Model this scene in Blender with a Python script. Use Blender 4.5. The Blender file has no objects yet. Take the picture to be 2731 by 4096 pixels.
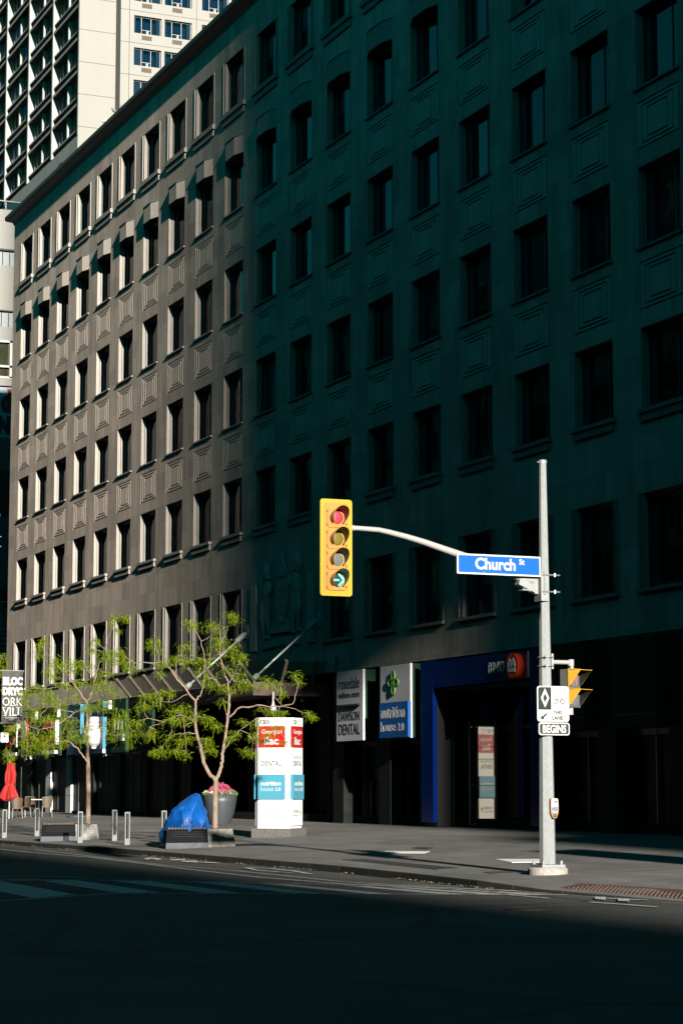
import bpy, math, random
from mathutils import Vector, Matrix
R = math.radians
# ------------------------------------------------------------------ camera, sky, sun, exposure
scene = bpy.context.scene
cam_d = bpy.data.cameras.new("camera"); cam = bpy.data.objects.new("camera", cam_d)
scene.collection.objects.link(cam); scene.camera = cam
FW = Vector((-0.912735, 0.388751, 0.125652)); RT = Vector((0.391788, 0.920055, -0.00059)); UP = Vector((0.115836, -0.048691, 0.992074))
cam.matrix_world = Matrix(((RT.x, UP.x, -FW.x, 0), (RT.y, UP.y, -FW.y, 0), (RT.z, UP.z, -FW.z, 1.64), (0, 0, 0, 1)))
cam_d.sensor_fit = 'VERTICAL'; cam_d.sensor_height = 36.0; cam_d.sensor_width = 24.0
cam_d.lens = 8700.0 / 4096 * 36.0
cam_d.clip_start = 0.1; cam_d.clip_end = 3000
SUN_EL, SUN_PHI = R(15.5), R(6.3)          # sun low along the street, grazing the facade
to_sun = Vector((math.cos(SUN_EL)*math.cos(SUN_PHI), -math.cos(SUN_EL)*math.sin(SUN_PHI), math.sin(SUN_EL)))
sun_d = bpy.data.lights.new("sun", 'SUN'); sun = bpy.data.objects.new("sun", sun_d)
scene.collection.objects.link(sun)
sun_d.energy = 5.0; sun_d.angle = R(0.9); sun_d.color = (1.0, 0.93, 0.83)
sun.rotation_euler = (-to_sun).to_track_quat('-Z', 'Y').to_euler(); sun.location = (40, -10, 60)
world = bpy.data.worlds.new("World"); scene.world = world; world.use_nodes = True
wn = world.node_tree.nodes; wl = world.node_tree.links; wn.clear()
sky = wn.new('ShaderNodeTexSky'); sky.sky_type = 'NISHITA'; sky.sun_disc = False
sky.sun_elevation = SUN_EL; sky.sun_rotation = R(90) + SUN_PHI; sky.air_density = 1.0; sky.dust_density = 0.3; sky.ozone_density = 1.0
tint = wn.new('ShaderNodeMix'); tint.data_type = 'RGBA'; tint.blend_type = 'MULTIPLY'; tint.inputs[0].default_value = 1.0
tint.inputs[7].default_value = (0.05, 0.98, 0.84, 1)
bg = wn.new('ShaderNodeBackground'); bg.inputs[1].default_value = 0.027
wo = wn.new('ShaderNodeOutputWorld')
wl.new(sky.outputs[0], tint.inputs[6]); wl.new(tint.outputs[2], bg.inputs[0]); wl.new(bg.outputs[0], wo.inputs[0])
scene.view_settings.view_transform = 'Standard'; scene.view_settings.look = 'None'
scene.view_settings.exposure = 0.95; scene.view_settings.gamma = 1.0
scene.render.engine = 'CYCLES'
scene.cycles.max_bounces = 6; scene.cycles.diffuse_bounces = 0; scene.cycles.transparent_max_bounces = 12
scene.render.resolution_x = 682; scene.render.resolution_y = 1024
rnd = random.Random(11)
C = scene.collection.objects

# ------------------------------------------------------------------ helpers
MATS = {}
def mat(name, col, rough=0.7, metal=0.0, var=0.0, vscale=3.0, bump=0.0, bscale=40.0, emit=None, spec=0.5, trans=0.0, streak=0.0, coat=0.0):
    if name in MATS: return MATS[name]
    m = bpy.data.materials.new(name); m.use_nodes = True
    nt = m.node_tree; b = nt.nodes['Principled BSDF']
    b.inputs['Base Color'].default_value = (*col, 1); b.inputs['Roughness'].default_value = rough
    b.inputs['Metallic'].default_value = metal; b.inputs['Specular IOR Level'].default_value = spec
    b.inputs['Coat Weight'].default_value = coat
    if emit: b.inputs['Emission Color'].default_value = (*emit[0], 1); b.inputs['Emission Strength'].default_value = emit[1]
    tc = nt.nodes.new('ShaderNodeTexCoord')
    if var > 0:
        n = nt.nodes.new('ShaderNodeTexNoise'); n.inputs['Scale'].default_value = vscale; n.inputs['Detail'].default_value = 6; n.inputs['Roughness'].default_value = 0.65
        mp = nt.nodes.new('ShaderNodeMapping')
        if streak: mp.inputs['Scale'].default_value = (1, 1, 1.0/streak)
        nt.links.new(tc.outputs['Object'], mp.inputs[0]); nt.links.new(mp.outputs[0], n.inputs['Vector'])
        rp = nt.nodes.new('ShaderNodeMapRange'); rp.inputs[1].default_value = 0.3; rp.inputs[2].default_value = 0.7
        rp.inputs[3].default_value = 1 - var; rp.inputs[4].default_value = 1 + var
        mx = nt.nodes.new('ShaderNodeVectorMath'); mx.operation = 'SCALE'; mx.inputs[0].default_value = col
        nt.links.new(n.outputs['Fac'], rp.inputs[0]); nt.links.new(rp.outputs[0], mx.inputs['Scale'])
        nt.links.new(mx.outputs[0], b.inputs['Base Color'])
        rr = nt.nodes.new('ShaderNodeMapRange'); rr.inputs[3].default_value = max(0.02, rough-0.08); rr.inputs[4].default_value = min(1, rough+0.1)
        nt.links.new(n.outputs['Fac'], rr.inputs[0]); nt.links.new(rr.outputs[0], b.inputs['Roughness'])
    if bump > 0:
        n2 = nt.nodes.new('ShaderNodeTexNoise'); n2.inputs['Scale'].default_value = bscale; n2.inputs['Detail'].default_value = 4
        bp = nt.nodes.new('ShaderNodeBump'); bp.inputs['Strength'].default_value = bump; bp.inputs['Distance'].default_value = 0.02
        nt.links.new(tc.outputs['Object'], n2.inputs['Vector']); nt.links.new(n2.outputs['Fac'], bp.inputs['Height']); nt.links.new(bp.outputs[0], b.inputs['Normal'])
    MATS[name] = m; return m

class MB:
    def __init__(s): s.v = []; s.f = []; s.m = []; s.sm = False
    def add(s, vs, fs, mi=0):
        o = len(s.v); s.v += [tuple(v) for v in vs]; s.f += [tuple(i+o for i in f) for f in fs]; s.m += [mi]*len(fs); return s
    def box(s, x0, x1, y0, y1, z0, z1, mi=0):
        return s.add([(x0,y0,z0),(x1,y0,z0),(x1,y1,z0),(x0,y1,z0),(x0,y0,z1),(x1,y0,z1),(x1,y1,z1),(x0,y1,z1)],
                     [(0,3,2,1),(4,5,6,7),(0,1,5,4),(1,2,6,5),(2,3,7,6),(3,0,4,7)], mi)
    def quad(s, a, b, c, d, mi=0): return s.add([a,b,c,d], [(0,1,2,3)], mi)
    def xz(s, x0, x1, z0, z1, y, mi=0):      # wall rectangle facing -Y
        return s.quad((x0,y,z0),(x1,y,z0),(x1,y,z1),(x0,y,z1), mi)
    def obox(s, c, ax, ay, az, mi=0):        # half-extent vectors
        c=Vector(c); ax=Vector(ax); ay=Vector(ay); az=Vector(az)
        vs=[c+i*ax+j*ay+k*az for k in (-1,1) for j,i in ((-1,-1),(-1,1),(1,1),(1,-1))]
        return s.add(vs, [(0,3,2,1),(4,5,6,7),(0,1,5,4),(1,2,6,5),(2,3,7,6),(3,0,4,7)], mi)
    def bar(s, a, b, w, h, mi=0, upv=(0,0,1)):
        a=Vector(a); b=Vector(b); d=(b-a); L=d.length; d.normalize(); u=Vector(upv)
        sd=d.cross(u)
        if sd.length<1e-4: sd=d.cross(Vector((1,0,0)))
        sd.normalize(); u=sd.cross(d)
        return s.obox((a+b)/2, d*L/2, sd*w/2, u*h/2, mi)
    def tube(s, pts, rad, n=8, mi=0, cap=True):
        pts=[Vector(p) for p in pts]
        if not isinstance(rad,(list,tuple)): rad=[rad]*len(pts)
        o=len(s.v); vs=[]; fs=[]; pu=None
        for i,p in enumerate(pts):
            d=(pts[min(i+1,len(pts)-1)]-pts[max(i-1,0)])
            if d.length<1e-6: d=Vector((0,0,1))
            d.normalize()
            if pu is None:
                pu=Vector((1,0,0)) if abs(d.x)<0.9 else Vector((0,1,0))
            sd=(pu-d*pu.dot(d)); sd.normalize(); pu=sd; t=d.cross(sd)
            for k in range(n):
                a=2*math.pi*k/n; vs.append(p+(sd*math.cos(a)+t*math.sin(a))*rad[i])
        for i in range(len(pts)-1):
            for k in range(n):
                a=i*n+k; b=i*n+(k+1)%n; fs.append((a,b,b+n,a+n))
        if cap: fs.append(tuple(range(n-1,-1,-1))); fs.append(tuple(range((len(pts)-1)*n,len(pts)*n)))
        return s.add(vs, fs, mi)
    def lathe(s, prof, cx, cy, n=24, mi=0, cap=True):      # prof [(r,z)]
        vs=[]; fs=[]
        for r,z in prof:
            for k in range(n):
                a=2*math.pi*k/n; vs.append((cx+r*math.cos(a), cy+r*math.sin(a), z))
        for i in range(len(prof)-1):
            for k in range(n):
                a=i*n+k; b=i*n+(k+1)%n; fs.append((a,b,b+n,a+n))
        if cap: fs.append(tuple(range(n-1,-1,-1))); fs.append(tuple(range((len(prof)-1)*n,len(prof)*n)))
        return s.add(vs, fs, mi)
    def prism(s, poly, O, U, V, N, t, mi=0):   # extrude 2D polygon (u,v) placed in frame O,U,V, thickness t along N
        O=Vector(O); U=Vector(U); V=Vector(V); N=Vector(N); n=len(poly)
        vs=[O+U*u+V*v for u,v in poly]+[O+U*u+V*v+N*t for u,v in poly]
        fs=[tuple(range(n-1,-1,-1)), tuple(range(n,2*n))]+[(i,(i+1)%n,(i+1)%n+n,i+n) for i in range(n)]
        return s.add(vs, fs, mi)
    def mesh(s, name, mats):
        me=bpy.data.meshes.new(name); me.from_pydata([tuple(v) for v in s.v],[],s.f)
        for m in (mats if isinstance(mats,(list,tuple)) else [mats]): me.materials.append(m)
        if any(s.m): me.polygons.foreach_set('material_index', s.m)
        if s.sm: me.polygons.foreach_set('use_smooth',[True]*len(me.polygons))
        me.update(); return me
def rrect(w, h, r, n=5, cx=0, cy=0):
    p=[]
    for (sx,sy,a0) in ((1,1,0),(-1,1,90),(-1,-1,180),(1,-1,270)):
        for i in range(n+1):
            a=R(a0+90*i/n); p.append((cx+sx*(w/2-r)+r*math.cos(a), cy+sy*(h/2-r)+r*math.sin(a)))
    return p
def circ(r, n=24, cx=0, cy=0, ry=None): return [(cx+r*math.cos(2*math.pi*i/n), cy+(ry or r)*math.sin(2*math.pi*i/n)) for i in range(n)]
def thing(name, label, cat, loc=(0,0,0), group=None):
    o=bpy.data.objects.new(name, None); C.link(o); o.location=loc; o.empty_display_size=0.2
    o['label']=label; o['category']=cat
    if group: o['group']=group
    return o
def part(name, mb, m, parent, local=False, label=None):
    me = mb if isinstance(mb, bpy.types.Mesh) else mb.mesh(name, m)
    o=bpy.data.objects.new(name, me); C.link(o); o.parent=parent
    if not local:
        p=parent; off=Vector((0,0,0))
        while p is not None: off+=p.location+(p.matrix_parent_inverse.translation if p.parent else Vector((0,0,0))); p=p.parent
        o.matrix_parent_inverse=Matrix.Translation(-off)
    if label: o['label']=label
    return o
def each(name, mb, m, parent, local=False):
    # one part per connected piece of the mesh data
    lab=list(range(len(mb.v)))
    def fd(i):
        while lab[i]!=i: lab[i]=lab[lab[i]]; i=lab[i]
        return i
    for f in mb.f:
        r0=fd(f[0])
        for k in f[1:]: lab[fd(k)]=r0
    grp={}
    for f,mi in zip(mb.f,mb.m): grp.setdefault(fd(f[0]),[]).append((f,mi))
    for g in grp.values():
        ids=sorted({i for f,_ in g for i in f}); mp={i:k for k,i in enumerate(ids)}; q=MB(); q.sm=mb.sm
        q.v=[mb.v[i] for i in ids]; q.f=[tuple(mp[i] for i in f) for f,_ in g]; q.m=[mi for _,mi in g]; part(name,q,m,parent,local)
def single(name, mb, m, label, cat, group=None, kind=None, loc=None):
    o=bpy.data.objects.new(name, mb.mesh(name, m)); C.link(o)
    if loc: o.location=loc
    if label: o['label']=label
    if cat: o['category']=cat
    if group: o['group']=group
    if kind: o['kind']=kind
    return o
def copy_tree(o, parent=None, loc=None, rz=None):
    c=o.copy(); C.link(c); c.parent=parent
    if parent is not None: c.matrix_parent_inverse=o.matrix_parent_inverse.copy()
    if loc is not None: c.location=loc
    if rz is not None: c.rotation_euler=(0,0,rz)
    for ch in list(o.children): copy_tree(ch, c)
    return c
_tc={}
def text(mb, s, O, U, V, N, w, h, t=0.01, bold=0.0, mi=0, bevel=0):
    """letters of s stretched to w x h, lower-left corner O, in plane U,V, standing t off along N"""
    key=(s,round(bold,3))
    if key not in _tc:
        cu=bpy.data.curves.new('t','FONT'); cu.body=s; cu.size=1; cu.extrude=0.5; cu.offset=bold; cu.resolution_u=3
        ob=bpy.data.objects.new('t',cu); C.link(ob); bpy.context.view_layer.update()
        dg=bpy.context.evaluated_depsgraph_get(); me=bpy.data.meshes.new_from_object(ob.evaluated_get(dg))
        _tc[key]=([tuple(v.co) for v in me.vertices],[tuple(p.vertices) for p in me.polygons])
        bpy.data.objects.remove(ob); bpy.data.meshes.remove(me); bpy.data.curves.remove(cu)
    vs,fs=_tc[key]
    x0=min(v[0] for v in vs); x1=max(v[0] for v in vs); y0=min(v[1] for v in vs); y1=max(v[1] for v in vs)
    O=Vector(O);U=Vector(U);V=Vector(V);N=Vector(N)
    mb.add([O+U*((v[0]-x0)/(x1-x0)*w)+V*((v[1]-y0)/(y1-y0)*h)+N*((v[2]+0.5)*t) for v in vs], fs, mi)
X_=Vector((1,0,0)); Y_=Vector((0,1,0)); Z_=Vector((0,0,1))
def gz(y): return 0.13+0.031*(y-16.4)

# ------------------------------------------------------------------ materials
def stone_mat(name, c1, c2, mortar, bw, bh, off=0.5, rough=0.85, ms=0.006, axis='XZ', bumpd=0.006):
    m=bpy.data.materials.new(name); m.use_nodes=True; nt=m.node_tree; b=nt.nodes['Principled BSDF']
    tc=nt.nodes.new('ShaderNodeTexCoord'); sp=nt.nodes.new('ShaderNodeSeparateXYZ'); cb=nt.nodes.new('ShaderNodeCombineXYZ')
    nt.links.new(tc.outputs['Object'], sp.inputs[0])
    ad=nt.nodes.new('ShaderNodeMath'); ad.operation='ADD'; nt.links.new(sp.outputs['X'],ad.inputs[0])
    if axis=='XZ': nt.links.new(sp.outputs['Y'],ad.inputs[1]); nt.links.new(ad.outputs[0],cb.inputs[0]); nt.links.new(sp.outputs['Z'],cb.inputs[1])
    else:
        ad.inputs[1].default_value=0; nt.links.new(ad.outputs[0],cb.inputs[0]); nt.links.new(sp.outputs['Y'],cb.inputs[1])
    br=nt.nodes.new('ShaderNodeTexBrick'); br.offset=off; br.inputs['Scale'].default_value=1; br.inputs['Brick Width'].default_value=bw; br.inputs['Row Height'].default_value=bh
    br.inputs['Mortar Size'].default_value=ms; br.inputs['Mortar Smooth'].default_value=0.2; br.inputs['Bias'].default_value=0.0
    br.inputs['Color1'].default_value=(*c1,1); br.inputs['Color2'].default_value=(*c2,1); br.inputs['Mortar'].default_value=(*mortar,1)
    nt.links.new(cb.outputs[0],br.inputs['Vector'])
    n=nt.nodes.new('ShaderNodeTexNoise'); n.inputs['Scale'].default_value=1.3; n.inputs['Detail'].default_value=8; n.inputs['Roughness'].default_value=0.7
    mp=nt.nodes.new('ShaderNodeMapping'); mp.inputs['Scale'].default_value=(1.6,1.6,0.22) if axis=='XZ' else (1,1,1)
    nt.links.new(tc.outputs['Object'],mp.inputs[0]); nt.links.new(mp.outputs[0],n.inputs['Vector'])
    mr=nt.nodes.new('ShaderNodeMapRange'); mr.inputs[1].default_value=0.3; mr.inputs[2].default_value=0.72; mr.inputs[3].default_value=0.66; mr.inputs[4].default_value=1.12
    nt.links.new(n.outputs['Fac'],mr.inputs[0])
    n3=nt.nodes.new('ShaderNodeTexNoise'); n3.inputs['Scale'].default_value=0.16; n3.inputs['Detail'].default_value=5; nt.links.new(tc.outputs['Object'],n3.inputs['Vector'])
    m3=nt.nodes.new('ShaderNodeMapRange'); m3.inputs[1].default_value=0.3; m3.inputs[2].default_value=0.7; m3.inputs[3].default_value=0.80; m3.inputs[4].default_value=1.12; nt.links.new(n3.outputs['Fac'],m3.inputs[0])
    mu=nt.nodes.new('ShaderNodeMath'); mu.operation='MULTIPLY'; nt.links.new(mr.outputs[0],mu.inputs[0]); nt.links.new(m3.outputs[0],mu.inputs[1])
    vm=nt.nodes.new('ShaderNodeVectorMath'); vm.operation='SCALE'; nt.links.new(br.outputs['Color'],vm.inputs[0]); nt.links.new(mu.outputs[0],vm.inputs['Scale'])
    nt.links.new(vm.outputs[0],b.inputs['Base Color']); b.inputs['Roughness'].default_value=rough; b.inputs['Specular IOR Level'].default_value=0.3
    n2=nt.nodes.new('ShaderNodeTexNoise'); n2.inputs['Scale'].default_value=30; n2.inputs['Detail'].default_value=4
    nt.links.new(tc.outputs['Object'],n2.inputs['Vector'])
    mm=nt.nodes.new('ShaderNodeMath'); mm.operation='MULTIPLY_ADD'; mm.inputs[1].default_value=0.25
    nt.links.new(n2.outputs['Fac'],mm.inputs[0])
    iv=nt.nodes.new('ShaderNodeMath'); iv.operation='SUBTRACT'; iv.inputs[0].default_value=1; nt.links.new(br.outputs['Fac'],iv.inputs[1]); nt.links.new(iv.outputs[0],mm.inputs[2])
    bp=nt.nodes.new('ShaderNodeBump'); bp.inputs['Strength'].default_value=0.35; bp.inputs['Distance'].default_value=bumpd
    nt.links.new(mm.outputs[0],bp.inputs['Height']); nt.links.new(bp.outputs[0],b.inputs['Normal'])
    return m
M_stone=stone_mat('limestone_blocks',(0.90,0.745,0.61),(0.68,0.575,0.48),(0.42,0.36,0.30),1.136,0.692)
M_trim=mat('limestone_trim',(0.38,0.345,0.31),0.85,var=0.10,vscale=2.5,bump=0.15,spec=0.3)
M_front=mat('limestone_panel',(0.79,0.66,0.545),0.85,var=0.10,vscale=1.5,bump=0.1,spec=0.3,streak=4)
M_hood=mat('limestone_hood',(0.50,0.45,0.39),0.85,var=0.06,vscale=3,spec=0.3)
M_copper=mat('cornice_metal',(0.045,0.06,0.056),0.6,metal=0.0,var=0.2)
M_bronze=mat('dark_bronze',(0.05,0.062,0.055),0.45,metal=0.2,var=0.2)
M_frame=mat('window_frame_paint',(0.09,0.13,0.16),0.45,var=0.1)
M_black=mat('black_paint',(0.008,0.008,0.008),0.5)
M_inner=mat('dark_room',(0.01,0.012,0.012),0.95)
M_blind=mat('pale_blind',(0.7,0.8,0.85),0.9,var=0.12,vscale=2)
def glass_mat(name, tr, rough=0.02, ior=1.5, coltr=(0.8,0.9,0.9)):
    m=bpy.data.materials.new(name); m.use_nodes=True; nt=m.node_tree; nt.nodes.clear()
    o=nt.nodes.new('ShaderNodeOutputMaterial'); mx=nt.nodes.new('ShaderNodeMixShader'); t=nt.nodes.new('ShaderNodeBsdfTransparent'); g=nt.nodes.new('ShaderNodeBsdfGlossy'); fr=nt.nodes.new('ShaderNodeFresnel')
    t.inputs[0].default_value=(tr*coltr[0],tr*coltr[1],tr*coltr[2],1); g.inputs['Roughness'].default_value=rough; g.inputs[0].default_value=(0.9,0.95,0.95,1); fr.inputs[0].default_value=ior
    n=nt.nodes.new('ShaderNodeTexNoise'); n.inputs['Scale'].default_value=1.2; tc=nt.nodes.new('ShaderNodeTexCoord'); bp=nt.nodes.new('ShaderNodeBump'); bp.inputs['Strength'].default_value=0.15; bp.inputs['Distance'].default_value=0.02
    nt.links.new(tc.outputs['Object'],n.inputs['Vector']); nt.links.new(n.outputs['Fac'],bp.inputs['Height']); nt.links.new(bp.outputs[0],g.inputs['Normal'])
    nt.links.new(fr.outputs[0],mx.inputs[0]); nt.links.new(t.outputs[0],mx.inputs[1]); nt.links.new(g.outputs[0],mx.inputs[2]); nt.links.new(mx.outputs[0],o.inputs[0])
    return m
M_glass=glass_mat('window_glass',0.30,ior=1.75)
M_glassl=glass_mat('window_glass_matt',0.25,rough=.08,ior=1.12)
M_glassb=glass_mat('window_glass_clear',0.85,ior=1.5)
M_shopglass=glass_mat('shop_glass',0.35,ior=1.25)
M_dimglass=mat('dim_glass',(0.004,0.006,0.006),.5,spec=.08)
M_canglass=glass_mat('canopy_glass',0.62,rough=.12,ior=1.25,coltr=(0.75,0.85,0.72))
M_white=mat('white_enamel',(0.60,0.60,0.59),0.4,var=0.03)
M_steel=mat('brushed_steel',(0.25,0.26,0.26),0.45,metal=0.2,var=0.08)
M_alu=mat('silver_cladding',(0.74,0.74,0.79),0.6,metal=0.0,var=0.05)
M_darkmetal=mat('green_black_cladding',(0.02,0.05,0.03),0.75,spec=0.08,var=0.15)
M_bluegloss=mat('bank_blue',(0.002,0.025,0.20),0.15,var=0.1,vscale=1.5,bump=0.25,bscale=1.6)
M_blue=mat('shop_blue',(0.01,0.14,0.50),0.4)
M_lblue=mat('light_blue',(0.04,0.24,0.38),0.35)
M_maroon=mat('maroon_steel',(0.075,0.038,0.040),0.5,var=0.1)
M_darkstone=mat('dark_granite',(0.022,0.026,0.025),0.7,var=0.35,vscale=4,spec=.12)
M_greystone=mat('grey_tile',(0.66,0.68,0.68),0.6,var=0.06)
M_red=mat('red_paint',(0.33,0.012,0.01),0.4)

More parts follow.
